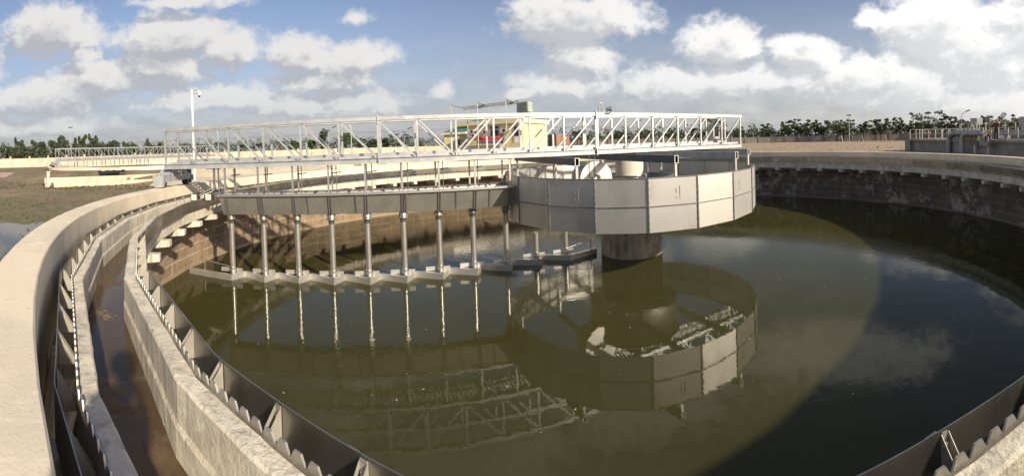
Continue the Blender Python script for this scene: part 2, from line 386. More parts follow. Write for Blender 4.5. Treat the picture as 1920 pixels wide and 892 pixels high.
for i in range(340):
    a = random.uniform(-60, 75); r = 12.9*math.sqrt(random.random()); x, y = r*sin(R(a*2)), -r*cos(R(a*2))
    if math.hypot(x, y) < 1.2: continue
    s = random.uniform(.003, .009); t = random.random()*pi
    ax = Vector((cos(t), sin(t), 0))*s*random.uniform(1, 2.5); ay = Vector((-sin(t), cos(t), 0))*s; c = Vector((x, y, ZW+.003))
    mb.quad(c-ax-ay, c+ax-ay, c+ax+ay, c-ax+ay)
tag(mb.build('floating_debris', M['cream']), 'pale specks of debris floating on the green water', 'debris', kind='stuff')

# ------------------------------------------------------------------ the rotating bridge, in its own frame: x along it from the centre, -y towards the camera
BA = .5613; S0 = -13.36; HB = .406; ZT, ZB = 1.72, .53
def make_bridge():
    g = M['galv']
    root = tag(empty('scraper_bridge', (0, 0, 0), BA), 'long galvanised truss bridge spanning the near tank out to its centre', 'truss bridge')
    for y in (-HB, HB):
        mb = MB(); mb.box((S0-.03, y-.05, ZT-.10), (S0+18.03 if y < 0 else S0+17.45, y+.05, ZT)); mb.build('top_chord', g, root, .006)
        mb = MB(); mb.box((S0-.03, y-.004, ZB), (S0+18.03, y+.004, ZB+.14))        # channel section
        mb.box((S0-.03, y-.045, ZB), (S0+18.03, y+.045, ZB+.009)); mb.box((S0-.03, y-.045, ZB+.131), (S0+18.03, y+.045, ZB+.14)); mb.build('bottom_chord', g, root)
        for n in range(19):
            x = S0+n+(.03 if n == 0 else -.03 if n == 18 else 0)
            mb = MB(); mb.bar((x, y, ZB+.14), (x, y, ZT-.10), .05, .05); mb.build('upright', g, root)
        for n in range(18):
            mb = MB()
            a, b = ((S0+n+.05, ZT-.11), (S0+n+.94, ZB+.15)) if n < 8 else ((S0+n+.06, ZB+.15), (S0+n+.95, ZT-.11))
            yy = y+(.012 if y < 0 else -.012)
            mb.bar((a[0], yy, a[1]), (b[0], yy, b[1]), .045, .04); mb.build('brace', g, root)
        for n in (6, 12):
            for dz0, dz1 in ((ZT-.18, ZT+.035), (ZB-.03, ZB+.17)):
                mb = MB(); mb.box((S0+n-.012, y-.075, dz0), (S0+n+.012, y+.075, dz1)); mb.build('splice_plate', g, root)
            mb = MB(); mb.bar((S0+n+.055, y, ZB+.14), (S0+n+.055, y, ZT-.10), .05, .05); mb.build('upright', g, root)
    mb = MB()
    for i in range(150): mb.box((S0+.05+i*.12, -HB+.05, ZB+.105), (S0+.05+i*.12+.035, HB-.05, ZB+.13))
    for y in (-.2, 0, .2): mb.box((S0, y-.01, ZB+.06), (S0+18, y+.01, ZB+.104))
    mb.build('deck_grating', g, root)
    mb = MB(); mb.box((S0, HB-.062, ZB+.145), (S0+18, HB-.052, ZB+.265)); mb.build('toe_board', g, root)
    mb = MB(); mb.box((S0+.1, -HB+.052, ZB+.145), (S0+18, -HB+.06, ZB+.20)); mb.build('toe_board', g, root)
    for n in range(0, 18, 2):                # cross members under the deck
        mb = MB(); mb.box((S0+n+.47, -HB+.05, ZB+.005), (S0+n+.53, HB-.05, ZB+.055)); mb.build('cross_member', g, root)
    # end carriage riding on the rim
    car = MB(); xc = -13.40
    car.hexa([(xc-.17, -.42, .36), (xc+.17, -.42, .36), (xc+.17, .90, .36), (xc-.17, .90, .36)], [(xc-.15, -.20, ZB-.003), (xc+.15, -.20, ZB-.003), (xc+.15, .62, ZB-.003), (xc-.15, .62, ZB-.003)])
    for y in (-.22, .12, .52): car.hexa([(xc-.20, y-.008, .33), (xc+.20, y-.008, .33), (xc+.20, y+.008, .33), (xc-.20, y+.008, .33)], [(xc-.17, y-.008, ZB-.004), (xc+.17, y-.008, ZB-.004), (xc+.17, y+.008, ZB-.004), (xc-.17, y+.008, ZB-.004)])
    car.box((xc-.16, -.56, .17), (xc+.16, 1.02, .357))
    carriage = car.build('end_carriage', M['galvgrey'], root, .006)
    mb = MB(); mb.hexa([(xc-.15, -.72, .025), (xc+.12, -.72, .025), (xc+.12, -.62, .025), (xc-.15, -.62, .025)], [(xc-.19, -.76, .372), (xc+.19, -.76, .372), (xc+.19, -.563, .372), (xc-.19, -.563, .372)]); mb.build('end_guard', M['galvgrey'], carriage)
    for y in (-.50, .96):
        mb = MB(); mb.tube([(xc-.07, y, .125), (xc+.07, y, .125)], .123, 24); w = mb.build('wheel', M['rubber'], carriage)
        mb = MB(); mb.tube([(xc-.10, y, .125), (xc+.10, y, .125)], .075, 18); mb.build('hub', M['navy'], w)
    mb = MB(); mb.tube([(xc, 1.14, .04), (xc, 1.14, .50)], .115, 20); mb.box((xc-.13, 1.03, .12), (xc+.13, 1.26, .30)); mb.tube([(xc+.1, 1.14, .20), (xc-.28, 1.14, .20)], .08, 16)
    for z in (.34, .38, .42, .46): mb.tube([(xc, 1.14, z), (xc, 1.14, z+.012)], .135, 20)
    mb.build('drive_motor', M['navy'], carriage)
    return root
bridge = make_bridge()
BM = Matrix.Rotation(BA, 4, 'Z')

def make_trough():
    root = tag(empty('sludge_trough', (0, 0, 0), BA), 'mottled stainless steel trough hung on rods beneath the near truss bridge', 'trough')
    a, b = -11.72, -3.80
    sec = [(-.38, -.205), (-.21, -.76), (.21, -.76), (.38, -.205), (.37, -.205), (.202, -.75), (-.202, -.75), (-.37, -.205)]
    mb = MB(); n = len(sec)
    vs = [(a+(.07 if z < -.5 else 0), y, z) for y, z in sec]+[(b, y, z) for y, z in sec]
    mb.add(vs, [(i, (i+1) % n, n+(i+1) % n, n+i) for i in range(n)])
    for x in (a, b):                         # end plates
        e = .07 if x == a else 0
        mb.hexa([(x+e, -.208, -.755), (x+e+.008, -.208, -.755), (x+e+.008, .208, -.755), (x+e, .208, -.755)], [(x, -.376, -.21), (x+.008, -.376, -.21), (x+.008, .376, -.21), (x, .376, -.21)])
    body = mb.build('channel', M['trough'], root)
    for y, s in ((-.38, -1), (.38, 1)):
        mb = MB(); mb.box((a-.03, min(y-.012*s, y+.055*s), -.204), (b, max(y-.012*s, y+.055*s), -.194)); mb.box((a-.03, min(y+.045*s, y+.055*s), -.25), (b, max(y+.045*s, y+.055*s), -.205))
        mb.build('ledge', M['stainless'], root)
    for x in (-10.48, -9.25, -8.0, -6.7, -5.4, -4.5):
        mb = MB(); mb.hexa([(x-.022, -.222, -.765), (x+.022, -.222, -.765), (x+.022, -.211, -.765), (x-.022, -.211, -.765)], [(x-.022, -.392, -.255), (x+.022, -.392, -.255), (x+.022, -.381, -.255), (x-.022, -.381, -.255)])
        for q in range(9):
            f = q/8; mb.obox((x+.008, -.228-.165*f, -.75+.48*f), (.006, 0, 0), (0, .006, 0), (0, 0, .006))
        mb.build('rib', M['flange'], root)
    for k in range(9):
        x = -11.51+.945*k
        for y in (-.36, .36):
            s = -1 if y < 0 else 1; mb = MB()
            mb.bar((x, y+.02*s, ZB-.002), (x, y+.02*s, -.192), .045, .045); h = mb.build('hanger', M['stainless'], root)
            mb = MB()
            for dx in (-.03, .03): mb.bar((x+dx, s*.395, -.24), (x+dx, s*.232, -.785), .016, .016)
            mb.build('strap', M['flange'], h)
        mb = MB(); mb.tube([(x+.16, .02, ZB), (x+.16, .02, -.7)], .012, 8); mb.tube([(x+.04, .02, .30), (x+.30, .02, .33)], .013, 8); mb.build('control_rod', M['flange'], root)
    mb = MB()
    for q in range(26):                      # cover clips along the far wall
        x = a+.2+q*.3; mb.box((x, .30, -.205), (x+.05, .37, -.18))
    mb.tube([(a, .30, -.17), (b, .30, -.17)], .009, 6); mb.build('clip_rail', M['flange'], root)
    return root
trough = make_trough()

OK_ = [0, 0, 0, .07, .09, .07, -.04, -.14, -.2, -.40, -.42]
ORD = ['first', 'second', 'third', 'fourth', 'fifth', 'sixth', 'seventh', 'eighth', 'ninth', 'tenth', 'eleventh']
for k in range(11):
    x, y = -11.51+.945*k, -OK_[k]; base = BM @ Vector((x, y, ZW))
    r = empty('suction_pipe', base, BA)
    lab = ('upright stainless pipe nearest the stained tank wall, beside a thin rail' if k == 0 else 'upright stainless pipe nearest the round pier, half hidden by the drum' if k == 10 else
           'upright stainless pipe under the drum edge, next but one to the pier' if k == 9 else
           'upright stainless pipe at the inner end of the trough, beside the drum' if k == 8 else '%s upright stainless pipe below the trough, counted from the stained wall' % ORD[k])
    tag(r, lab, 'pipe', 'stainless pipes below the trough')
    top = -.905-ZW if k < 9 else .9
    mb = MB(); mb.tube([(0, 0, .12), (0, 0, top)], .077, 24, cap=False); mb.build('tube', M['pipe'], r)
    if k < 9:
        mb = MB(); mb.lathe([(.075, top-.16), (.085, top-.02), (.112, top-.015), (.112, top+.01), (.092, top+.012), (.092, top+.03), (.112, top+.032), (.112, top+.055), (.10, top+.058), (.118, top+.143)], 24)
        for q in range(8): mb.obox((.102*cos(q*pi/4), .102*sin(q*pi/4), top+.02), (.008, 0, 0), (0, .008, 0), (0, 0, .05))
        mb.build('collar', M['stainless'], r)
    mb = MB(); mb.lathe([(.079, .34), (.086, .335), (.086, .31), (.079, .305)], 24); mb.lathe([(.079, .24), (.094, .235), (.094, .20), (.079, .195)], 24); mb.build('band', M['stainless'], r)
    # scraper blade round the foot of the pipe
    b = empty('sludge_scraper', base, BA)
    lab = ('long bent blade at the stained wall end of the zigzag on the water' if k == 0 else 'long bent blade reaching the round pier at the end of the zigzag' if k == 10 else
           'chevron blade round the foot of the %s pipe from the stained wall' % ORD[k])
    tag(b, lab, 'scraper blade', 'zigzag scraper blades at the water line')
    nxt = -(OK_[min(k+1, 10)]-OK_[k]); prv = -(OK_[max(k-1, 0)]-OK_[k])
    L = (-1.42, .10) if k == 0 else (-.66, .19+.5*prv); Rr = (1.05, .02) if k == 10 else (.285, .19+.5*nxt); mid = (.04, -.24)
    for (p, q) in ((L, mid), (mid, Rr)):
        mb = MB(); d = Vector((q[0]-p[0], q[1]-p[1], 0)); n_ = Vector((d.y, -d.x, 0)).normalized()
        p3, q3 = Vector((*p, 0)), Vector((*q, 0)); t = n_*.005
        mb.hexa([p3-t+Vector((0,0,-.1)), q3-t+Vector((0,0,-.1)), q3+t+Vector((0,0,-.1)), p3+t+Vector((0,0,-.1))], [p3-t+Vector((0,0,.155)), q3-t+Vector((0,0,.155)), q3+t+Vector((0,0,.155)), p3+t+Vector((0,0,.155))])
        w = -n_*.07
        mb.hexa([p3-t+Vector((0,0,.156)), q3-t+Vector((0,0,.156)), q3+w+Vector((0,0,.156)), p3+w+Vector((0,0,.156))], [p3-t+Vector((0,0,.164)), q3-t+Vector((0,0,.164)), q3+w+Vector((0,0,.164)), p3+w+Vector((0,0,.164))])
        mb.build('board', M['panel'], b)
    mb = MB(); mb.box((-.38, .06, .166), (-.11, .07, .285)); mb.build('tab', M['panel'], b)
    mb = MB(); mb.box((.10, .03, .166), (.27, .04, .285)); mb.build('tab', M['panel'], b)
    if k in (0, 10):
        xe = -.88 if k == 0 else .85; ye = .02
        mb = MB(); mb.tube([(xe, ye, .10), (xe, ye, .46), ], .013, 8); mb.tube([(xe, ye, .46), (.06 if k == 10 else -.06, 0, .32)], .013, 8); mb.build('rod', M['stainless'], b)

# ------------------------------------------------------------------ feed well: a twenty-sided steel drum hung round the centre column
fw = tag(empty('feed_well'), 'twenty sided steel drum of bolted sheets hung round the centre pier', 'feed well')
FR, FZ0, FZM, FZ1 = 3.86, -1.19, -.60, .03
def fwp(r, k, z): a = R(6+18*k); return Vector((r*sin(a), -r*cos(a), z))
for k in range(20):
    for z0, z1 in ((FZ0, FZM-.006), (FZM+.006, FZ1)):
        mb = MB(); a, b = fwp(FR, k, 0), fwp(FR, k+1, 0); a2, b2 = fwp(FR-.012, k, 0), fwp(FR-.012, k+1, 0)
        # a very slight dish, as rolled sheet has
        nx, nz = 6, 3; n_ = ((a+b)/2).normalized(); vs = []; 
        for i in range(nx+1):
            for j in range(nz+1):
                f, g = i/nx, j/nz; d = random.uniform(-.0025, .0025) if 0 < i < nx and 0 < j < nz else 0
                vs.append(a.lerp(b, f)+n_*d+Vector((0, 0, z0+(z1-z0)*g)))
        m_ = nz+1; fs = [(i*m_+j, (i+1)*m_+j, (i+1)*m_+j+1, i*m_+j+1) for i in range(nx) for j in range(nz)]
        mb.add(vs, fs, True)
        mb.add([v-n_*.012 for v in vs], [tuple(reversed(f)) for f in fs], True)
        mb.build('panel', M['panel'], fw)
    mb = MB(); p = fwp(FR+.004, k, 0); n_ = p.normalized(); t = Vector((-n_.y, n_.x, 0))
    mb.obox(p+Vector((0, 0, (FZ0+FZ1)/2)), n_*.018, t*.011, (0, 0, (FZ1-FZ0)/2+.004))
    for q in range(8): mb.obox(p+n_*.006+Vector((0, 0, FZ0+.08+q*(FZ1-FZ0-.16)/7)), n_*.008, t*.026, (0, 0, .011))
    mb.build('flange', M['flange'], fw)
    for nm, z, h in (('seam_angle', FZM, .012), ('rim_angle', FZ1+.012, .010)):
        mb = MB(); a, b = fwp(FR+.016, k, z), fwp(FR+.016, k+1, z); c, d = fwp(FR-.035, k+1, z), fwp(FR-.035, k, z); u = Vector((0, 0, h))
        mb.hexa([v-u for v in (a, b, c, d)], [v+u for v in (a, b, c, d)]); mb.build(nm, M['flange'], fw)
for x, L in ((-2.9, 2.35), (-1.0, 3.62), (1.0, 3.62)):
    q = BM @ Vector((x, -L, 0)); ps = math.degrees(math.atan2(q.x, -q.y)); rr_ = FR*cos(R(9))/cos(R(((ps-6) % 18)-9)); n_ = Vector((sin(R(6+18*math.floor((ps-6)/18)+9)), -cos(R(6+18*math.floor((ps-6)/18)+9)), 0)); t = Vector((-n_.y, n_.x, 0))
    for dx, z0, z1 in ((-.045, -.33, -.22), (-.045, -.46, -.40), (.045, -.38, -.16), (.045, -.47, -.40)):
        mb = MB(); mb.obox(Vector((rr_*sin(R(ps)), -rr_*cos(R(ps)), (z0+z1)/2))+t*dx+n_*.005, n_*.003, t*.008, (0, 0, (z1-z0)/2)); mb.build('weld_mark', M['mark'], fw)
for n, (x, L) in enumerate(((-2.9, 2.35), (-1.0, 3.62), (1.0, 3.62), (2.9, 2.35))):
    lab = ['slate beam nearest the trough, one end wrapped in blue plastic', 'long slate beam crossing under the bridge just before the column', 'long grey beam crossing under the bridge just past the column', 'short grey beam across the drum farthest from the trough'][n]
    bm_ = tag(empty('support_beam', (0, 0, 0), BA), lab, 'steel beam', 'beams crossing under the bridge')
    mb = MB(); z0, z1 = ZB-.185, ZB-.003
    for lo, hi in (((x-.05, -L, z0), (x+.05, L, z0+.01)), ((x-.05, -L, z1-.01), (x+.05, L, z1)), ((x-.05, -L, z0+.0101), (x-.04, L, z1-.0101)), ((x+.04, -L, z0+.0101), (x+.05, L, z1-.0101))): mb.box(lo, hi)
    mb.build('hollow_section', M['beam'] if n < 2 else M['galvgrey'], bm_)
    for y in (-L, L):
        s = -1 if y < 0 else 1
        mb = MB()
        for lo, hi in (((x-.056, y-.004, z0-.004), (x-.042, y+.004, z1+.0)), ((x+.042, y-.004, z0-.004), (x+.056, y+.004, z1)), ((x-.041, y-.004, z0-.004), (x+.041, y+.004, z0+.01)), ((x-.041, y-.004, z1-.01), (x+.041, y+.004, z1))): mb.box((lo[0], lo[1]+s*.005, lo[2]), (hi[0], hi[1]+s*.005, hi[2]))
        mb.build('end_frame', M['panel'], bm_)
        mb = MB(); mb.bar((x, y-s*.05, z0-.002), (x, y-s*.05, -.45), .06, .06); mb.build('hanger', M['stainless'], bm_)
    if n == 0:
        mb = MB(); mb.box((x-.064, L+.012, z0-.01), (x+.064, L+.05, z1+.0)); mb.build('end_cap', M['bluecap'], bm_)
cc = tag(empty('centre_column'), 'round concrete centre pier, mossy below and pale above, inside the steel drum', 'pier')
mb = MB(); mb.lathe([(.955, -4), (.955, -1.3), (.93, -1.27), (0, -1.27)], 48); mb.build('pier', M['pier'], cc)
mb = MB(); mb.lathe([(.435, -1.269), (.435, .30), (.42, .31), (0, .31)], 40); mb.build('shaft', M['column'], cc)
mb = MB(); mb.lathe([(.437, -.20), (.50, -.20), (.50, -.165), (.437, -.165)], 40)
for q in range(4): a = q*pi/2+.4; mb.tube([(.44*cos(a), .44*sin(a), -.18), (.56*cos(a), .56*sin(a), -.18), (.56*cos(a), .56*sin(a), -.32)], .012, 8)
mb.build('collar', M['stainless'], cc)
mb = MB(); mb.lathe([(.30, .311), (.30, .40), (.22, .41), (.22, ZB-.006), (0, ZB-.006)], 32); mb.build('bearing', M['dark'], cc)
iw = MB(); iw.lathe([(1.36, -1.2), (1.36, -.20), (1.395, -.20), (1.395, -.19), (1.345, -.19), (1.345, -1.2)], 48)
tag(iw.build('inner_well', M['trough']), 'dark inner steel ring round the pale column inside the drum', 'steel ring')
dr = tag(empty('sludge_drum', (0, 0, 0), BA), 'pale horizontal cylinder with a dark port standing inside the steel drum', 'cylinder')
mb = MB(); xc, zc = -1.42, -.18; mb.tube([(xc, .15, zc), (xc, -.46, zc)], .50, 48); mb.build('shell', M['trough'], dr)
mb = MB(); mb.tube([(xc, -.461, zc), (xc, -.475, zc)], .515, 48); mb.build('end_plate', M['panel'], dr)
mb = MB(); mb.tube([(xc+.02, -.476, zc+.02), (xc+.02, -.482, zc+.02)], .115, 28); mb.build('port', M['dark'], dr)
mb = MB(); mb.box((xc-.14, -.56, zc+.0), (xc-.03, -.4765, zc+.07)); mb.build('latch', M['panel'], dr)
mb = MB()
for dx in (-.22, -.06): mb.tube([(xc+dx, -.5, ZB), (xc+dx, -.5, zc+.05)], .008, 6)
mb.build('lift_rod', M['flange'], dr)
# launder cleaning arm under the bridge, by the rim
sk = tag(empty('skimmer_arm', (0, 0, 0), BA), 'jointed arm with two pale counterweight boxes over the launder', 'skimmer arm')
mb = MB(); mb.bar((-11.85, -.33, ZB-.003), (-11.85, -.33, -.08), .05, .05); mb.bar((-11.72, -.33, ZB-.003), (-11.72, -.33, -.2), .035, .035); mb.box((-12.05, -.40, ZB-.02), (-11.65, -.26, ZB-.004)); mb.build('post', M['flange'], sk)
mb = MB(); mb.tube([(-11.85, -.35, .02), (-12.28, -.52, -.22)], .016, 8); mb.tube([(-11.9, -.3, -.1), (-12.15, -.5, -.2)], .012, 8); mb.build('arm', M['stainless'], sk)
for x, y in ((-12.32, -.55), (-11.93, -.46)):
    mb = MB(); mb.box((x-.14, y-.07, -.36), (x+.08, y+.1, -.18)); w = mb.build('box', M['dark'], sk)
    mb = MB(); mb.box((x-.11, y-.082, -.33), (x+.05, y-.0715, -.17)); mb.build('face_plate', M['rail'], w)
# control cabinet and lamp on the bridge
cb = tag(empty('control_cabinet', BM @ Vector((S0+17.32, .30, ZB+.265)), BA), 'grey and cream control cabinet at the free end of the bridge', 'cabinet')
mb = MB(); mb.box((-.17, -.10, .06), (.17, .16, .58)); mb.build('case', M['rail'], cb, .01)
mb = MB(); mb.box((-.19, -.13, .5805), (.19, .18, .61)); mb.build('hood', M['rail'], cb)
mb = MB(); mb.box((-.16, -.112, .07), (.16, -.1005, .57)); d = mb.build('door', M['galvgrey'], cb)
mb = MB(); mb.box((-.10, -.118, .16), (.11, -.1125, .50)); mb.build('window', M['glass'], d)
for xx in (-.14, .14): mb = MB(); mb.bar((xx, .08, -.13), (xx, .08, .06), .03, .03); mb.build('leg', M['galv'], cb)
mb = MB(); mb.tube([(.02, 0, .06), (.03, -.02, -.03), (-.02, -.05, -.10), (-.12, -.08, -.12)], .018, 8); mb.tube([(.03, 0, .06), (.06, 0, -.02), (.2, .0, -.10), (.32, .0, -.12)], .014, 8); mb.build('cable', M['rubber'], cb)
fl = tag(empty('flood_lamp', BM @ Vector((S0+12.16, -HB, ZT)), BA), 'twin headed silver flood lamp with bent pipe on top of the bridge', 'lamp')
mb = MB(); mb.tube([(-.03, 0, 0), (-.03, 0, .26), (0, 0, .285), (.05, 0, .285), (.08, 0, .26), (.08, 0, .06), (.11, 0, .03), (.26, 0, .035)], .014, 10); mb.box((-.06, -.04, 0.001), (.30, .04, .012)); mb.build('bent_pipe', M['stainless'], fl)
mb = MB(); mb.hexa([(.16, -.05, -.06), (.25, -.05, -.06), (.25, .05, -.06), (.16, .05, -.06)], [(.10, -.07, -.002), (.32, -.07, -.002), (.32, .07, -.002), (.10, .07, -.002)]); mb.build('tray', M['flange'], fl)
for x, r in ((.21, .055), (.29, .075)):
    mb = MB(); mb.tube([(x-.03, -.04, .10), (x+.02, -.06, .105), (x+.05, -.07, .105)], [r*.55, r, r*1.02], 20); h = mb.build('lamp_head', M['pipe'], fl)
    mb = MB(); mb.tube([(x+.0505, -.0705, .105), (x+.056, -.073, .105)], r*.85, 20); mb.build('lens', M['glass'], h)
# ------------------------------------------------------------------ ground, puddle, weeds
GZ = -.8
mb = MB(); rr = [13.5, 16, 20, 26, 34, 45, 60, 80, 110, 160, 260, 500, 1200, 4000]; n = 96; vs = []; fs = []
for r in rr: vs += [(r*sin(2*pi*k/n), -r*cos(2*pi*k/n), GZ) for k in range(n)]
for i in range(len(rr)-1):
    for k in range(n): fs.append((i*n+k, i*n+(k+1) % n, (i+1)*n+(k+1) % n, (i+1)*n+k))
mb.add(vs, fs); tag(mb.build('ground', M['ground']), 'flat bare earth around the tanks, brown and weedy on one side and tan on the other', 'ground', kind='structure')
edge = [(-60, 470), (-20, 425), (15, 417), (45, 421), (80, 416), (110, 423), (135, 421), (120, 440), (90, 462), (55, 478), (25, 480), (-5, 487), (-50, 510)]
pts = [at_z(x, y, GZ+.006) for x, y in edge]; sm = []
for i in range(len(pts)):
    a, b, c, d = (pts[(i+j-1) % len(pts)] for j in range(4))
    for q in range(6):
        f = q/6; sm.append(.5*((2*b)+(c-a)*f+(2*a-5*b+4*c-d)*f*f+(3*b-a-3*c+d)*f**3)+Vector((random.uniform(-.03, .03), random.uniform(-.03, .03), 0)))
mb = MB(); mb.add(sm, [tuple(range(len(sm)))]); tag(mb.build('puddle', M['puddle']), 'shallow puddle mirroring the sky beside the concrete rim', 'puddle', kind='structure')
mb = MB(); mb.add([ground_at(-60, 42, GZ+.008), ground_at(2, 40, GZ+.008), ground_at(27, 64, GZ+.008), ground_at(-60, 72, GZ+.008)], [(0, 1, 2, 3)])
tag(mb.build('path', M['pink']), 'pinkish paved path beyond the weedy ground', 'path', kind='structure')
def tufts(mb, n, xr, yr, size, spread=1.0, keep=None):
    for _ in range(n):
        p = at_z(random.uniform(*xr), random.uniform(*yr), GZ)
        if math.hypot(p.x, p.y) < 13.9 or (keep and not keep(p)): continue
        s = size*random.uniform(.5, 1.3)
        for q in range(random.randint(4, 8)):
            a = random.random()*2*pi; l = s*random.uniform(.5, 1); w = s*.10
            d = Vector((cos(a), sin(a), 0)); t = Vector((-sin(a), cos(a), 0))*w; b0 = p+d*s*.1
            m_ = b0+d*l*.5+Vector((0, 0, l*.7)); e = b0+d*l*spread+Vector((0, 0, l*.55))
            mb.add([b0-t, b0+t, m_+t*1.2, m_-t*1.2, e], [(0, 1, 2, 3), (3, 2, 4)])
mb = MB(); tufts(mb, 60, (-20, 190), (400, 480), .07); tufts(mb, 260, (-20, 260), (352, 410), .075); tufts(mb, 1100, (-20, 290), (322, 356), .11)
tufts(mb, 260, (1420, 1700), (262, 283), .14)
tag(mb.build('weeds', M['weed']), 'scattered low weeds growing in the puddle and on the bare earth', 'weeds', kind='stuff')

# ------------------------------------------------------------------ second tank and its bridge
C2 = Vector((-39.15, 9.27, .22)); BA2 = R(95.4)
tank2 = tag(empty('settling_tank', C2, R(0)), 'distant round concrete tank beyond the weedy ground, under the smaller looking bridge', 'settling tank')
for src in (tank_rim, launder, inner_baffle, outer_baffle):
    c = src.copy(); COL.objects.link(c); c.parent = tank2
mb = MB(); mb.add([(12.28*sin(R(i*5)), -12.28*cos(R(i*5)), -.42) for i in range(72)], [tuple(range(72))])
o = mb.build('water', M['water']); o.location = C2; tag(o, 'water brimming in the distant round tank', 'water', kind='structure')
b2 = copy_tree(bridge); b2.location = C2; b2.rotation_euler = (0, 0, BA2); tag(b2, 'distant galvanised truss bridge over the far tank, against the dark trees', 'truss bridge')
t2 = copy_tree(trough); t2.location = C2; t2.rotation_euler = (0, 0, BA2); tag(t2, 'distant trough hung beneath the far truss bridge', 'trough')

mb = MB(); n = 72; vs = []; prof = [(13.57, -.02), (14.6, -.06), (15.6, -.24), (17.0, -.58), (18.6, GZ-.02)]
for i in range(n):
    for r, z in prof: vs.append((C2.x+r*sin(R(i*5)), C2.y-r*cos(R(i*5)), z+(random.uniform(-.03, .03) if z > GZ else 0)))
mb.add(vs, [(i*5+j, ((i+1) % n)*5+j, ((i+1) % n)*5+j+1, i*5+j+1) for i in range(n) for j in range(4)], True)
tag(mb.build('bank', M['ground']), 'low weedy earth bank round the distant tank', 'bank', kind='structure')
mb = MB(); vs = []; prof = [(13.6, .0), (14.6, -.03), (15.6, -.2), (17.0, -.54), (20.5, GZ+.03), (26, GZ+.03)]
for i in range(37):
    a = R(55+i*4)
    for r, z in prof: vs.append((C2.x+r*sin(a), C2.y-r*cos(a), z))
mb.add(vs, [(i*6+j, (i+1)*6+j, (i+1)*6+j+1, i*6+j+1) for i in range(36) for j in range(5) if not (j == 4 and i < 20)])
tag(mb.build('pavement', M['cream']), 'pale concrete paving sloping down from the distant tank', 'pavement', kind='structure')
# ------------------------------------------------------------------ distribution channel between the tanks
ch = tag(empty('concrete_channel'), 'long low pale concrete channel with stepped walls between the two tanks', 'channel')
A_ = at_z(85, 351.6, GZ); B_ = at_z(292, 343, GZ); e1 = (B_-A_).normalized(); e1.z = 0; e1.normalize(); e2 = Vector((-e1.y, e1.x, 0))
if e2.x > 0: e2 = -e2
def Q(a, b, z): return A_+e1*a+e2*b+Vector((0, 0, z-GZ))
def qbox(mb, a0, a1, b0, b1, z0, z1):
    mb.hexa([Q(a0, b0, z0), Q(a1, b0, z0), Q(a1, b1, z0), Q(a0, b1, z0)], [Q(a0, b0, z1), Q(a1, b0, z1), Q(a1, b1, z1), Q(a0, b1, z1)])
LEN = 46
mb = MB(); qbox(mb, 0, LEN, 0, .30, GZ-.1, GZ+.27); mb.build('near_wall', M['cream'], ch, .01)
mb = MB(); qbox(mb, .02, LEN, .302, 1.34, GZ-.1, GZ+.02); mb.build('channel_floor', M['cream'], ch)
mb = MB(); qbox(mb, 0, LEN, 1.345, 1.65, GZ-.1, GZ+.54); mb.build('far_wall', M['cream'], ch, .01)
mb = MB(); qbox(mb, 0, .25, .302, 1.34, GZ-.1, GZ+.20); mb.build('end_wall', M['cream'], ch, .01)
for k in range(12):
    a = 5.5+k*3.3; mb = MB(); qbox(mb, a, a+.22, .303, 1.34, GZ+.05, GZ+.42); mb.build('cross_wall', M['cream'], ch, .01)
ch2 = tag(empty('concrete_channel'), 'farther pale concrete channel running beside the far tank', 'channel')
mb = MB(); qbox(mb, 28.5, LEN+6, 6.2, 6.5, GZ-.1, GZ+.30); mb.build('near_wall', M['cream'], ch2, .01)
mb = MB(); qbox(mb, 28.5, LEN+6, 8.4, 8.75, GZ-.1, GZ+.5); mb.build('far_wall', M['cream'], ch2, .01)
mb = MB(); qbox(mb, 28, LEN+6, 1.66, 6.19, GZ-.1, GZ+.05); mb.build('apron', M['cream'], ch2)
mb = MB(); qbox(mb, 28, LEN+6, 6.51, 8.39, GZ-.1, GZ+.05); mb.build('channel_floor', M['cream'], ch2)
mb = MB(); qbox(mb, 28, LEN+6, 8.76, 11.5, GZ-.1, GZ+.07); mb.build('apron', M['cream'], ch2)
mb = MB(); qbox(mb, 28, LEN+6, 11.51, 11.85, GZ-.1, GZ+.5); mb.build('back_wall', M['cream'], ch2, .01)
for k in range(8):
    a = 29.0+k*2.9; mb = MB(); qbox(mb, a, a+.25, 8.76, 11.50, GZ+.08, GZ+.48); mb.build('cross_wall', M['cream'], ch2, .01)
for k in range(7):
    a = 29.5+k*3.2; mb = MB(); qbox(mb, a, a+.25, 6.502, 8.4, GZ+.1, GZ+.5); mb.build('cross_wall', M['cream'], ch2, .01)
# sluice valve at the channel's end
p = at_z(91, 345, GZ+.27); vl = tag(empty('sluice_valve', (p.x, p.y, GZ+.2)), 'cream painted sluice gate stand with handwheel at the channel end', 'sluice valve')
mb = MB(); mb.hexa([(-.16, -.12, 0), (.16, -.12, 0), (.16, .12, 0), (-.16, .12, 0)], [(-.09, -.08, .75), (.09, -.08, .75), (.09, .08, .75), (-.09, .08, .75)]); mb.box((-.13, -.11, .752), (.13, .11, .84)); mb.build('stand', M['rail'], vl, .01)
mb = MB(); mb.box((.095, -.03, .52), (.24, .03, .66)); mb.tube([(.2, 0, .4), (.2, 0, .8)], .02, 8); mb.build('gearbox', M['rail'], vl)
mb = MB(); mb.tube([(.0, 0, .842), (0, 0, 1.02)], .03, 10); 
for q in range(16):
    a, b = q*pi/8, (q+1)*pi/8; mb.tube([(.22*cos(a), .22*sin(a), .97), (.22*cos(b), .22*sin(b), .97)], .016, 6)
for q in range(4): a = q*pi/2; mb.tube([(0, 0, .96), (.22*cos(a), .22*sin(a), .97)], .013, 6)
mb.build('handwheel', M['dark'], vl)
mb = MB()
for q in range(5): mb.tube([(-.1+q*.14, -.35, -.02), (-.1+q*.14, -.35, .16)], .025, 8)
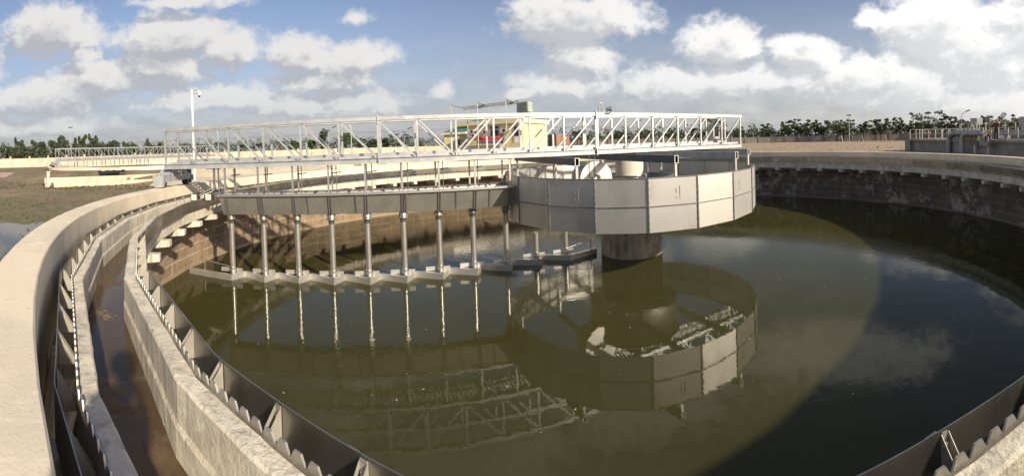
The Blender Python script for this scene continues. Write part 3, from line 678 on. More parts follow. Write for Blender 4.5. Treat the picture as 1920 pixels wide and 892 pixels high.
mb.box((-.16, -.38, .05), (.55, -.36, .09)); mb.build('guide_bars', M['dark'], vl)
# black sheeting and slab by the far tank
def local_box(name, p, w, d, h, m, label, cat, rz=0.0, group=None):
    o = empty(name, p, rz); tag(o, label, cat, group); mb = MB(); mb.box((-w/2, -d/2, 0), (w/2, d/2, h)); mb.build('body', m, o, min(.02, h*.1)); return o
def face_rz(p): d = Vector((p.x, p.y, 0))-EYE; return math.atan2(d.y, d.x)-pi/2
sl = local_box('concrete_pit', ground_at(203, 30.6, -.1), 1.5, .8, .30, M['cream'], 'small pale concrete pit cover beside the far tank', 'pit cover', face_rz(ground_at(203, 30.6)))
mb = MB(); mb.box((-.78, -.45, .302), (.78, .45, .35)); mb.build('lid', M['cream'], sl)
for (x, w, D) in ((206, 1.7, 29.9), (227, .55, 29.9)):
    p = ground_at(x, D, -.09); mb = MB(); n = 14; vs = []
    for i in range(n+1):
        for j in range(4):
            vs.append((w*(i/n-.5), -.25+.16*j, (.0, .16, .19, 0)[j]*random.uniform(.6, 1.1)))
    mb.add(vs, [(i*4+j, (i+1)*4+j, (i+1)*4+j+1, i*4+j+1) for i in range(n) for j in range(3)], True)
    o = mb.build('plastic_sheet', M['black'])
    o.location = (p.x, p.y, -.09); o.rotation_euler = (0, 0, face_rz(p)); tag(o, 'long crumpled black plastic sheet below the pit cover' if w > 1 else 'small bundled black plastic sheet beside the pit cover', 'plastic sheet')
for (x, y, D, lab, px) in ((630, 294, 62, 'small pale utility box seen through the truss left of the splice post', 9), (743, 290, 70, 'small pale utility box seen through the truss right of the splice post', 7)):
    p = ground_at(x, D); zt = at(x, y-8, D).z; w = px*D/807
    o = local_box('utility_box', p, w, w*.8, zt-GZ, M['rail'], lab, 'utility box', face_rz(p)+.5); mb = MB(); mb.box((-w*.56, -w*.46, zt-GZ+.001), (w*.56, w*.46, zt-GZ+.05)); mb.build('lid', M['rail'], o)
p = ground_at(585, 75); o = tag(empty('hand_valve', p), 'thin standing valve wheel before the pale boundary wall', 'valve'); mb = MB(); mb.tube([(0, 0, 0), (0, 0, 1.3)], .04, 8); mb.build('stem', M['dark'], o)
mb = MB()
for q in range(12): a, b = q*pi/6, (q+1)*pi/6; mb.tube([(.35*cos(a), .35*sin(a), 1.3), (.35*cos(b), .35*sin(b), 1.3)], .035, 6)
mb.tube([(-.35, 0, 1.3), (.35, 0, 1.3)], .03, 6); mb.tube([(0, -.35, 1.3), (0, .35, 1.3)], .03, 6); mb.build('wheel', M['dark'], o)

# ------------------------------------------------------------------ boundary walls
def wall_run(label, pts, spacing, m, mp, zb=-1.2):
    root = tag(empty('boundary_wall', (0, 0, 0)), label, 'boundary wall')
    P3 = [at(x, y, D) for x, y, D in pts]
    L = [0]
    for a, b in zip(P3, P3[1:]): L.append(L[-1]+math.hypot(b.x-a.x, b.y-a.y))
    def pos(s):
        for i in range(len(L)-1):
            if s <= L[i+1] or i == len(L)-2: return P3[i].lerp(P3[i+1], (s-L[i])/(L[i+1]-L[i]))
    n = int(L[-1]/spacing)
    for k in range(n):
        a, b = pos(k*spacing), pos((k+1)*spacing); d = Vector((b.x-a.x, b.y-a.y, 0)).normalized(); t = Vector((-d.y, d.x, 0))*.10
        mb = MB(); a2, b2 = a+d*.2, b-d*.2
        def lv(p, z): return Vector((p.x, p.y, z))
        zt = (a.z+b.z)/2
        mb.hexa([lv(a2-t, zb), lv(b2-t, zb), lv(b2+t, zb), lv(a2+t, zb)], [lv(a2-t, zt), lv(b2-t, zt), lv(b2+t, zt), lv(a2+t, zt)])
        mb.hexa([lv(a2-t*1.5, zt+.002), lv(b2-t*1.5, zt+.002), lv(b2+t*1.5, zt+.002), lv(a2+t*1.5, zt+.002)], [lv(a2-t*1.5, zt+.09), lv(b2-t*1.5, zt+.09), lv(b2+t*1.5, zt+.09), lv(a2+t*1.5, zt+.09)])
        mb.build('panel', m, root)
        mb = MB(); c = a; u = d*.19; w = t*1.9
        mb.hexa([lv(c-u-w, zb), lv(c+u-w, zb), lv(c+u+w, zb), lv(c-u+w, zb)], [lv(c-u-w, zt+.5), lv(c+u-w, zt+.5), lv(c+u+w, zt+.5), lv(c-u+w, zt+.5)])
        u *= 1.25; w *= 1.25
        mb.hexa([lv(c-u-w, zt+.502), lv(c+u-w, zt+.502), lv(c+u+w, zt+.502), lv(c-u+w, zt+.502)], [lv(c-u-w, zt+.62), lv(c+u-w, zt+.62), lv(c+u+w, zt+.62), lv(c-u+w, zt+.62)])
        mb.build('pillar', mp, root)
    return root
wall_run('long sunlit pale boundary wall with pillars below the dark trees', [(-120, 300, 116), (50, 297.5, 113), (330, 288, 128), (640, 278.5, 168)], 5.0, M['wallcream'], M['wallcream'])
wall_run('short pale boundary wall with pillars between the truss and the yellow building', [(640, 278.5, 168), (850, 273.5, 182)], 5.0, M['wallcream'], M['wallcream'])
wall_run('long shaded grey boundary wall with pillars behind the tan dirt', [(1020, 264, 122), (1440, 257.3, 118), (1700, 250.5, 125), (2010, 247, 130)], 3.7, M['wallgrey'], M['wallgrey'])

mb = MB(); c0_ = at_z(198, 591, -.7945)
for _ in range(150):
    c = c0_+Vector((random.gauss(0, .07), random.gauss(0, .035), random.uniform(0, .002))); l = random.uniform(.006, .022); a = random.random()*6.28; r_ = math.hypot(c.x, c.y)
    if not 12.5 < r_ < 12.8: continue
    n = 6; mb.add([c+Vector((cos(a+k*6.283/n), sin(a+k*6.283/n), 0))*l*random.uniform(.5, 1.2) for k in range(n)], [tuple(range(n))])
tag(mb.build('silt', M['silt']), 'scattered pale flakes of silt on the brown trough floor', 'silt', kind='stuff')
# ------------------------------------------------------------------ lamps, poles and wires
def lamp_post(px, ytop, D, kind, label, r=.07):
    p = ground_at(px, D); zt = at(px, ytop, D).z-GZ; o = tag(empty('street_lamp', p, face_rz(p)), label, 'street lamp', 'street lamps around the site')
    mb = MB()
    if kind == 'curve':
        arc = [(0, 0, 0), (0, 0, zt-1.0)]+[(.9*(1-cos(a)), 0, zt-1.0+.85*sin(a)) for a in (R(25), R(50), R(75))]; s = -1
        mb.tube([(-x, y, z) for x, y, z in arc], [r]*2+[r*.8]*3, 8); mb.build('pole', M['galv'], o); hx, hz, tilt = -1.0, zt-.16, .05
    elif kind == 'arm':
        mb.tube([(0, 0, 0), (0, 0, zt-.7), (.35, 0, zt-.35), (.9, 0, zt-.05)], [r, r*.8, r*.7, r*.6], 8); mb.build('pole', M['galv'], o); hx, hz, tilt = 1.15, zt+.05, .35
    else:
        mb.tube([(0, 0, 0), (0, 0, zt-.1)], [r, r*.7], 8); mb.build('pole', M['galv'], o); hx, hz, tilt = 0, zt, 0
    mb = MB(); mb.obox((hx, 0, hz), Vector((.42, 0, .42*tilt)), (0, .16, 0), (0, 0, .08)); mb.obox((hx+.02, 0, hz+.09), Vector((.28, 0, .28*tilt)), (0, .11, 0), (0, 0, .03)); mb.build('head', M['dark'] if kind != 'curve' else M['galv'], o)
    return o
lamp_post(134, 239, 82, 'top', 'straight lamp pole above the left end of the far truss bridge')
lamp_post(410, 240, 78, 'curve', 'hooked lamp pole beside the thin palm, seen through the truss')
lamp_post(617, 239, 80, 'arm', 'lamp pole with raised arm beside the feathery bamboo')
lamp_post(660, 229, 74, 'curve', 'tall hooked lamp pole over the green tree, seen through the truss')
lamp_post(759, 241, 80, 'arm', 'lamp pole with raised arm before the spreading tree near the building')
lamp_post(1049, 222, 85, 'top', 'lamp pole just behind the sunny corner of the yellow building')
lamp_post(1190, 227, 85, 'arm', 'lamp pole standing behind the round trees right of the column')
lamp_post(1593, 216, 80, 'top', 'slim lamp pole rising from the tan dirt before the right hand trees')
lamp_post(1803, 208, 75, 'arm', 'lamp pole with raised arm behind the pipes and railings')
p = ground_at(364, 27); cv = tag(empty('camera_pole', p, face_rz(p)), 'tall white pole carrying a dome security camera', 'camera pole')
zt = at(360, 169, 27).z-GZ
mb = MB(); mb.tube([(0, 0, 0), (0, 0, zt)], .07, 14); mb.build('pole', M['white'], cv)
mb = MB(); mb.bar((.05, 0, zt-.02), (.33, 0, zt-.02), .03, .03); mb.bar((.06, 0, zt-.22), (.33, 0, zt-.22), .03, .03); mb.bar((.33, 0, zt-.25), (.33, 0, zt+.0), .03, .03); mb.build('arm', M['dark'], cv)
mb = MB(); mb.lathe([(0, -.04), (.06, -.05), (.10, -.10), (.115, -.16), (.115, -.34), (.095, -.36)], 20, (.47, 0)); mb.tube([(.34, 0, -.10), (.45, 0, -.12)], .03, 8); 
h = mb.build('camera_housing', M['white'], cv); h.location = (0, 0, zt)
mb = MB(); mb.lathe([(.093, -.345), (.085, -.40), (.05, -.45), (0, -.465)], 20, (.47, 0)); mb.build('dome', M['glass'], h)
for lab, off in (('upper sagging power wire crossing behind the truss', 0), ('lower sagging power wire crossing behind the truss', 2.3)):
    mb = MB(); pts = [at(x, y+off, 118) for x, y in ((120, 271.5), (250, 266.5), (320, 262.3), (475, 256.6), (560, 252.2), (706, 246.5), (780, 243.8), (837, 241.3), (960, 238), (1062, 237.5), (1180, 237), (1265, 237.5))]
    mb.tube(pts, .028, 5); tag(mb.build('power_wire', M['dark']), lab, 'power wire', 'power wires behind the truss')

# ------------------------------------------------------------------ yellow building
C0 = ground_at(982, 70); CA = ground_at(878, 75.4); CB = ground_at(1035, 78.7)
ba, bb = (CA-C0), (CB-C0); WA, WB = ba.length, bb.length; ba.normalize(); bb = Vector((ba.y, -ba.x, 0)) if Vector((ba.y, -ba.x, 0)).dot(bb) > 0 else Vector((-ba.y, ba.x, 0))
ZE = at(982, 221.5, 70).z
def Y(a, b, z): return C0+ba*a+bb*b+Vector((0, 0, z-GZ))
def ybox(mb, a0, a1, b0, b1, z0, z1): mb.hexa([Y(a0, b0, z0), Y(a1, b0, z0), Y(a1, b1, z0), Y(a0, b1, z0)], [Y(a0, b0, z1), Y(a1, b0, z1), Y(a1, b1, z1), Y(a0, b1, z1)])
bd = tag(empty('office_building'), 'two storey yellow building with green roof behind the truss', 'building')
mb = MB(); ybox(mb, 0, WA, 0, WB, GZ, ZE-.72); mb.build('wall', M['yellow'], bd)
mb = MB(); ybox(mb, -.35, WA+.1, -.45, WB+.35, ZE-.718, ZE); roof = mb.build('eaves', M['fascia'], bd, .02)
mb = MB(); a0, a1, b0, b1 = -.25, WA, -.35, WB+.25
mb.hexa([Y(a0, b0, ZE+.002), Y(a1, b0, ZE+.002), Y(a1, b1, ZE+.002), Y(a0, b1, ZE+.002)], [Y(3.2, 4.2, ZE+1.05), Y(WA-3.2, 4.2, ZE+1.05), Y(WA-3.2, 5.2, ZE+1.05), Y(3.2, 5.2, ZE+1.05)]); mb.build('roof', M['tealroof'], bd)
def opening(name, x, y0, y1, wpx, panes):                          # on the main face
    # intersect pixel ray with the facade plane b = 0
    d = ray(x, 250); n_ = bb; t_ = (C0-EYE).dot(n_)/d.dot(n_); q = EYE+d*t_; a = (q-C0).dot(ba); D = math.hypot(q.x, q.y+DC)
    w = wpx*D/807*1.15; z1, z0 = at(x, y0, D).z, at(x, y1, D).z
    mb = MB(); ybox(mb, a-w/2, a+w/2, -.08, -.002, z0, z1); f = mb.build(name, M['frame'], bd)
    for (f0, f1, g0, g1, m) in panes:
        mb = MB(); ybox(mb, a-w/2+w*f0, a-w/2+w*f1, -.10, -.081, z0+(z1-z0)*g0, z0+(z1-z0)*g1); mb.build('pane', m, f)
    return a, D
opening('door', 927.5, 235.5, 259, 21, [(.16, .84, .03, .66, M['glass']), (.14, .84, .74, .93, M['glass'])])
opening('door', 969.5, 236, 268, 13, [(.18, .85, .42, .96, M['glass']), (.15, .85, .04, .38, M['white'])])
opening('window', 888, 243, 257, 14, [(.10, .46, .1, .9, M['glass']), (.54, .9, .1, .9, M['glass'])])
mb = MB(); ybox(mb, 3.2, WA+.5, -2.2, -.003, GZ, at(925, 271.5, 71).z); mb.build('landing', M['greywall'], bd)
mb = MB(); ybox(mb, -.1, 3.195, -1.2, -.003, GZ, at(960, 268, 69.5).z); mb.build('landing', M['yellow'], bd)
zl = at(925, 271.5, 71).z
mb = MB()
for z in (zl+.35, zl+.95): mb.bar(Y(3.2, -2.15, z), Y(WA+.5, -2.15, z), .04, .04)
for k in range(8): mb.bar(Y(3.3+k*1.05, -2.15, zl), Y(3.3+k*1.05, -2.15, zl+.95), .04, .04)
mb.build('railing', M['dark'], bd)
def plane_a(x, b):                       # where a pixel column meets the plane b = const of the building
    d = ray(x, 250); q0 = C0+bb*b; t_ = (q0-EYE).dot(bb)/d.dot(bb); q = EYE+d*t_; return (q-C0).dot(ba), math.hypot(q.x, q.y+DC)
# annex
an = tag(empty('annex_building'), 'low yellow annex with teal roof at the left of the main yellow building', 'building')
p0 = ground_at(834, 84); p1 = ground_at(876, 82); zt = at(834, 249, 84).z; d = (p1-p0).normalized(); n_ = Vector((-d.y, d.x, 0)); 
if n_.dot(p0-EYE) < 0: n_ = -n_
def V3(p, z): return Vector((p.x, p.y, z))
mb = MB(); mb.hexa([V3(p0, GZ), V3(p1, GZ), V3(p1+n_*4, GZ), V3(p0+n_*4, GZ)], [V3(p0, zt-.4), V3(p1, zt-.4), V3(p1+n_*4, zt-.4), V3(p0+n_*4, zt-.4)]); mb.build('wall', M['yellow'], an)
e = d*.45; f = n_*.4
mb = MB(); q = [p0-e-f, p1-f, p1+n_*4, p0+n_*4-e]; mb.hexa([V3(v, zt-.398) for v in q], [V3(v, zt) for v in q]); mb.build('eaves', M['fascia'], an)
mb = MB(); mb.hexa([V3(v, zt+.002) for v in q], [V3(p0+d*1.2+n_*1.8, zt+.75), V3(p1+n_*1.8, zt+.75), V3(p1+n_*2.4, zt+.75), V3(p0+d*1.2+n_*2.4, zt+.75)]); mb.build('roof', M['tealroof'], an)
mb = MB(); c = p0.lerp(p1, .62)-n_*.02; mb.obox(V3(c, at(862, 266, 82).z), d*.55, n_*.03, (0, 0, .5)); w = mb.build('window', M['frame'], an)
mb = MB()
for s_ in (-.26, .26): mb.obox(V3(c-n_*.035+d*s_, at(862, 266, 82).z), d*.2, n_*.01, (0, 0, .42))
mb.build('pane', M['glass'], w)
an2 = tag(empty('upper_annex'), 'upper yellow block with flat cream eaves behind the left corner of the main building', 'building')
p0, p1 = ground_at(857, 90), ground_at(884, 88); z1 = at(857, 228.5, 90).z
mb = MB(); mb.hexa([V3(v, GZ) for v in (p0, p1, p1+n_*4, p0+n_*4)], [V3(v, z1-1.0) for v in (p0, p1, p1+n_*4, p0+n_*4)]); mb.build('wall', M['yellow'], an2)
mb = MB(); mb.hexa([V3(v, z1-.998) for v in (p0-f, p1-f, p1+n_*4, p0+n_*4)], [V3(v, z1) for v in (p0-f, p1-f, p1+n_*4, p0+n_*4)]); mb.build('eaves', M['fascia'], an2)
mb = MB(); q0, q1 = p0.lerp(p1, .05), p0.lerp(p1, .9); mb.hexa([V3(v, z1-2.3) for v in (q0-n_*.04, q1-n_*.04, q1-n_*.005, q0-n_*.005)], [V3(v, z1-1.25) for v in (q0-n_*.04, q1-n_*.04, q1-n_*.005, q0-n_*.005)]); mb.build('window', M['glass'], an2)
# air conditioners on the face
for x, y0, y1, w, lab in ((884, 243, 250, 1.0, 'air conditioner left of the grey framed door, upper'), (908, 244, 251, .7, 'narrow air conditioner right beside the grey framed door'), (886, 251, 257.5, 1.0, 'air conditioner left of the grey framed door, lower'), (944, 240.5, 249, 1.25, 'air conditioner right of the grey framed door')):
    a, D = plane_a(x, -.3); z0, z1 = at(x, y1, D).z, at(x, y0, D).z
    o = tag(empty('air_conditioner', Y(a, -.3, z0)), lab, 'air conditioner', 'air conditioners on the yellow wall')
    def L(aa, b, z): return ba*aa+bb*b+Vector((0, 0, z))
    def lbox(mb, a0, a1, b0, b1, z0_, z1_): mb.hexa([L(a0, b0, z0_), L(a1, b0, z0_), L(a1, b1, z0_), L(a0, b1, z0_)], [L(a0, b0, z1_), L(a1, b0, z1_), L(a1, b1, z1_), L(a0, b1, z1_)])
    h_ = z1-z0
    mb = MB(); lbox(mb, -w/2, w/2, -.17, .17, 0, h_); mb.build('case', M['rail'], o)
    mb = MB()
    for q in range(20): g = q*pi/10; mb.add([L(-w*.12, -.174, h_/2), L(-w*.12+h_*.38*cos(g), -.174, h_/2+h_*.38*sin(g)), L(-w*.12+h_*.38*cos(g+pi/10), -.174, h_/2+h_*.38*sin(g+pi/10))], [(0, 1, 2)])
    mb.build('fan_grille', M['dark'], o)
    for xx in (-w/2+.1, w/2-.16): mb = MB(); lbox(mb, xx, xx+.06, -.15, .29, -.06, -.003); mb.build('bracket', M['dark'], o)
# banner on the railing
def banner_strip(nm, x0, x1, y00, y01, y10, y11, m, parent):
    a0, D0 = plane_a(x0, -2.3); a1, D1 = plane_a(x1, -2.3); mb = MB(); n = 14; vs = []
    for i in range(n+1):
        f = i/n; a = a0+(a1-a0)*f; D = D0+(D1-D0)*f; sag = sin(f*pi)*.06; w_ = .03*sin(f*23)
        zt_ = at(x0+(x1-x0)*f, y00+(y01-y00)*f, D).z; zb_ = at(x0+(x1-x0)*f, y10+(y11-y10)*f, D).z
        vs += [Y(a, -2.3+w_, zb_-sag), Y(a, -2.3+w_, zt_-sag)]
    mb.add(vs, [(2*i, 2*i+2, 2*i+3, 2*i+1) for i in range(n)]); mb.add([v+bb*.012 for v in vs], [(2*i+1, 2*i+3, 2*i+2, 2*i) for i in range(n)])
    return mb.build(nm, m, parent)
bn = tag(empty('safety_banner'), 'red and blue lettered banner hung on the railing of the yellow building', 'banner')
red = banner_strip('red_cloth', 893, 944.5, 256.5, 252.0, 264.3, 262.8, M['red'], bn)
blu = banner_strip('blue_cloth', 894, 943, 265.0, 263.4, 269.2, 267.8, M['blue'], bn)
def lettering(txt, x, y, hpx, wpx, parent):
    cu = bpy.data.curves.new('lettering', 'FONT'); cu.body = txt; cu.size = 1; cu.align_x = 'CENTER'; cu.align_y = 'CENTER'; cu.resolution_u = 2; cu.extrude = .004
    tmp = bpy.data.objects.new('lettering', cu); COL.objects.link(tmp); bpy.context.view_layer.update()
    me = bpy.data.meshes.new_from_object(tmp.evaluated_get(bpy.context.evaluated_depsgraph_get())); bpy.data.objects.remove(tmp)
    xs = [v.co.x for v in me.vertices]; ys = [v.co.y for v in me.vertices]; w0, h0 = max(xs)-min(xs), max(ys)-min(ys); cx_, cy_ = (max(xs)+min(xs))/2, (max(ys)+min(ys))/2
    a, D = plane_a(x, -2.37); W, H = wpx*D/807, hpx*D/807; z = at(x, y, D).z
    for v in me.vertices:
        lx, ly, lz = (v.co.x-cx_)/w0*W, (v.co.y-cy_)/h0*H, v.co.z
        v.co = Y(a-lx, -2.37-lz, z+ly)
    me.materials.clear(); me.materials.append(M['white']); o = bpy.data.objects.new('lettering', me); COL.objects.link(o); o.parent = parent
lettering('TÍCH CỰC LAO ĐỘNG SẢN XUẤT', 920, 257.0, 2.8, 42, red); lettering('ĐẢM BẢO CHẤT LƯỢNG', 921, 261.2, 2.2, 30, red)
lettering('AN TOÀN LÀ TRÊN HẾT - CHẤT LƯỢNG TỐT', 918.5, 266.6, 2.6, 46, blu)
# gantry frame before the building
ga = tag(empty('pipe_gantry'), 'tall thin grey steel gantry frame standing before the yellow building', 'gantry')
fr = [(848.5, 198.5, 57), (898, 194, 56), (951.5, 188.5, 55)]; bk = [(879, 208, 62), (926.5, 203.5, 61), (975, 198, 60)]
for x, y, D in fr+bk:
    p = ground_at(x, D); z = at(x, y, D).z; mb = MB(); mb.tube([(p.x, p.y, GZ), (p.x, p.y, z)], .075, 10); mb.build('post', M['galv'], ga)
for (x, y, D), (x2, y2, D2) in zip(fr, bk):
    a, b = at(x-1.5, y, D), at(x+20, y, D+5); b.z = a.z+.05; mb = MB(); mb.tube([a+Vector((0, 0, .12)), b+Vector((0, 0, .12))], .13, 12); mb.build('cross_pipe', M['galv'], ga)
a, b = at(868, 203.5, 60), at(973, 190.5, 58); zb_ = max(a.z, b.z); mb = MB(); mb.bar(a, b, .12, .5); mb.build('girder', M['duct'], ga)
mb = MB()
for f in (.1, .3, .52, .72):
    p = a.lerp(b, f); q = a.lerp(b, f+.16); mb.tube([p+Vector((0, 0, -.25)), p.lerp(q, .25)+Vector((0, 0, -.55)), (p+q)/2+Vector((0, 0, -.65)), p.lerp(q, .75)+Vector((0, 0, -.55)), q+Vector((0, 0, -.25))], .012, 6)
mb.build('cable_loops', M['dark'], ga)
gs = tag(empty('sheet_clad_box'), 'pale green corrugated sheet box at the end of the gantry', 'clad box')
c0, c1, c2_ = at(969, 210, 56), at(990, 210, 54.5), at(999, 210, 56.5); zt = at(985, 190.5, 55).z; zb_ = at(985, 209.5, 55).z
def corr(mb, p, q, n):
    d = (q-p); t = Vector((d.y, -d.x, 0)).normalized()
    if t.dot(p-EYE) > 0: t = -t
    vs = []
    for i in range(n*4+1):
        o_ = (0, 1, 1, 0)[i % 4]*.05; v = p+d*(i/(n*4))+t*o_; vs += [V3(v, zb_), V3(v, zt)]
    mb.add(vs, [(2*i, 2*i+2, 2*i+3, 2*i+1) for i in range(n*4)])
mb = MB(); corr(mb, c0, c1, 9); mb.build('side_sheet', M['greensheet'], gs)
mb = MB(); corr(mb, c1, c2_, 5); mb.build('side_sheet', M['greensheet'], gs)
mb = MB(); c3 = c0+c2_-c1; mb.hexa([V3(v, zb_+.03) for v in (c0, c1, c2_, c3)], [V3(v, zt-.03) for v in (c0, c1, c2_, c3)]); mb.build('core', M['greensheet'], gs)
for f in (.25, .75): p = c0.lerp(c2_, f); mb = MB(); mb.tube([V3(p, GZ), V3(p, zb_+.03)], .07, 8); mb.build('leg', M['galv'], gs)
# small brick house
bh = tag(empty('brick_house'), 'small orange brick house with faded blue roof right of the yellow building', 'house')
p0, p1, p2 = ground_at(1029, 112), ground_at(1044, 106), ground_at(1069, 112); za, zb2 = at(1044, 253, 106).z, at(1069, 253, 112).z; p3 = p0+p2-p1
mb = MB(); q = (p0, p1, p2, p3); mb.hexa([V3(v, GZ) for v in q], [V3(p0, za), V3(p1, za), V3(p2, za+.2), V3(p3, za+.2)]); mb.build('wall', M['brick'], bh)
mb = MB(); mb.hexa([V3(p0, za+.003), V3(p1, za+.003), V3(p2, za+.2), V3(p3, za+.2)], [V3(p0, za+.3), V3(p1, za+.3), V3(p2, za+.6), V3(p3, za+.6)]); mb.build('roof', M['bluesheet'], bh)
mb = MB(); d = (p2-p1).normalized(); n_ = Vector((d.y, -d.x, 0)); n_ = n_ if n_.dot(p1-EYE) < 0 else -n_
c = p1.lerp(p2, .55)+n_*.03; mb.obox(V3(c, at(1057, 265, 108).z), d*.5, n_*.03, (0, 0, .65)); w = mb.build('window', M['frame'], bh)
mb = MB(); mb.obox(V3(c+n_*.035, at(1057, 265, 108).z), d*.38, n_*.01, (0, 0, .52)); mb.build('pane', M['glass'], w)
mb = MB(); d = (p1-p0).normalized(); n_ = Vector((d.y, -d.x, 0)); n_ = n_ if n_.dot(p1-EYE) < 0 else -n_
mb.obox(V3(p0.lerp(p1, .5)+n_*.03, GZ+1.1), d*.6, n_*.02, (0, 0, 1.1)); mb.build('door', M['dark'], bh)
# heap of soil
mb = MB(); p = ground_at(1122, 108); n = 28; rings = 8; vs = [(p.x, p.y, at(1122, 265, 108).z)]; fs = []
for j in range(1, rings+1):
    for k in range(n):
        f = j/rings; a = 2*pi*k/n; rr_ = 5.5*f*(1+.12*sin(a*3+1)+random.uniform(-.03, .03)); vs.append((p.x+rr_*cos(a), p.y+rr_*sin(a), GZ-.05+(vs[0][2]-GZ)*(1-f)**1.2*random.uniform(.85, 1.1)))
for k in range(n): fs.append((0, 1+k, 1+(k+1) % n))
for j in range(rings-1):
    for k in range(n): fs.append((1+j*n+k, 1+(j+1)*n+k, 1+(j+1)*n+(k+1) % n, 1+j*n+(k+1) % n))
mb.add(vs, fs); tag(mb.build('soil_heap', M['soilheap']), 'reddish heap of soil before the grey wall, seen through the truss', 'soil heap')

# ------------------------------------------------------------------ raised basin with pipes and railings on the right
ZP = .40
A2 = ground_at(1703, 46); B2 = ground_at(1920, 33); f1 = (B2-A2).normalized(); f2 = Vector((-f1.y, f1.x, 0)); f2 = f2 if f2.x > 0 else -f2
def W(a, b, z): return A2+f1*a+f2*b+Vector((0, 0, z-GZ))
def wbox(mb, a0, a1, b0, b1, z0, z1): mb.hexa([W(a0, b0, z0), W(a1, b0, z0), W(a1, b1, z0), W(a0, b1, z0)], [W(a0, b0, z1), W(a1, b0, z1), W(a1, b1, z1), W(a0, b1, z1)])
def on_face(px, b=0.0):
    d = ray(px, 260); q = W(0, b, GZ); t_ = (q-EYE).dot(f2)/d.dot(f2); r_ = EYE+d*t_; return (r_-A2).dot(f1)
LB = 27
bs = tag(empty('concrete_basin'), 'raised grey concrete basin behind the railings and pipes on the right', 'basin')
mb = MB(); wbox(mb, .9, LB, 0, 9, GZ-.3, ZP-.19); mb.build('wall', M['greywall'], bs)
mb = MB(); wbox(mb, -.1, .898, -.35, 9, GZ-.3, ZP-.01); mb.build('end_pier', M['greywall'], bs, .02)
ax = on_face(1858)
mb = MB(); wbox(mb, .9, ax-1.2, -.35, 9, ZP-.188, ZP); mb.build('top_slab', M['greywall'], bs, .01)
mb = MB(); wbox(mb, ax+.6, LB, -.35, 9, ZP-.188, ZP); mb.build('top_slab', M['greywall'], bs, .01)
mb = MB(); wbox(mb, ax-1.198, ax+.598, .05, 9, ZP-.188, ZP-.02); mb.build('top_slab', M['greywall'], bs)
mb = MB(); wbox(mb, on_face(1786), on_face(1836), -.16, -.003, GZ-.3, ZP+.62); mb.build('pipe_wall', M['greywall'], bs, .01)
mb = MB(); wbox(mb, on_face(1836)+.01, LB, -.30, -.003, GZ-.3, ZP-.75); mb.build('plinth', M['greywall'], bs)
mb = MB(); wbox(mb, on_face(1850), on_face(1866), -.85, -.355, ZP-.45, ZP+.26); mb.build('step_block', M['greywall'], bs, .02)
for px in (1835, 1861):
    a = on_face(px); mb = MB(); wbox(mb, a-.12, a+.12, -.5, -.305, GZ-.3, ZP-.45); mb.build('buttress', M['column'], bs)
mb = MB(); wbox(mb, on_face(1800), LB, 3.2, 6.5, ZP+.002, ZP+.55); mb.build('walkway', M['greywall'], bs)
def railing(label, a0, a1, b, z, h, sp, end=None):
    r = tag(empty('railing'), label, 'railing', 'railings on the basin')
    n = max(2, int(abs(a1-a0)/sp))
    for k in range(n+1):
        a = a0+(a1-a0)*k/n; mb = MB(); mb.bar(W(a, b, z+.002), W(a, b, z+h-.03), .055, .055); mb.build('post', M['rail'], r)
    for hh in (h, h*.52, .10):
        mb = MB(); mb.bar(W(a0-.03, b, z+hh), W(a1+.03, b, z+hh), .05, .05, (0, 0, 1)); mb.build('rail', M['rail'], r)
    if end:
        for k in (1, 2):
            mb = MB(); mb.bar(W(a0, b+end*k/2, z+.002), W(a0, b+end*k/2, z+h-.03), .055, .055); mb.build('post', M['rail'], r)
        for hh in (h, h*.52):
            mb = MB(); mb.bar(W(a0-.032, b+.03, z+hh+.001), W(a0-.032, b+end, z+hh+.001), .05, .05); mb.build('rail', M['rail'], r)
railing('cream front railing left of the grey pipes', .75, on_face(1850)-.2, -.2, ZP, 1.0, 1.05, 2.4)
railing('cream front railing right of the two workers', on_face(1876), LB, -.2, ZP, 1.0, 1.05)
railing('cream back railing behind the grey pipes', .75, on_face(1850, 2.2), 2.2, ZP, 1.0, 1.05)
railing('upper cream railing on the raised walkway', on_face(1800, 3.3), LB, 3.3, ZP+.55, 1.0, 1.3)
def bend_pipe(label, px, b, a_end, z, r):
    o = tag(empty('bent_pipe'), label, 'pipe', 'big grey pipes over the basin wall'); a = on_face(px, b); rb = .75
    pts = [W(a, b, GZ), W(a, b, z-rb)]+[W(a+rb*(1-cos(t)), b, z-rb+rb*sin(t)) for t in (R(15), R(30), R(45), R(60), R(75))]+[W(a+rb, b, z), W(a_end, b, z)]
    mb = MB(); mb.tube(pts, r, 28); mb.build('run', M['duct'], o)
    mb = MB(); mb.tube([W(a, b, GZ+.05), W(a, b, GZ+.09)], r*1.35, 24); mb.build('flange', M['duct'], o)
    mb = MB(); mb.tube([W(a+rb+.3, b, z), W(a+rb+.34, b, z)], r*1.12, 24); mb.build('flange', M['duct'], o)
bend_pipe('big grey pipe bending over the basin wall, left of the pair', 1779, -.42, on_face(1838, -.42), 1.0, .235)
bend_pipe('big grey pipe bending over the basin wall, right of the pair', 1803.5, -.95, on_face(1846, -.95), .96, .235)
o = tag(empty('straight_pipe'), 'big grey pipe running level behind the right hand railing', 'pipe'); mb = MB(); mb.tube([W(on_face(1877, 1.2), 1.2, 1.02), W(LB, 1.2, 1.02)], .24, 24); mb.build('run', M['duct'], o)
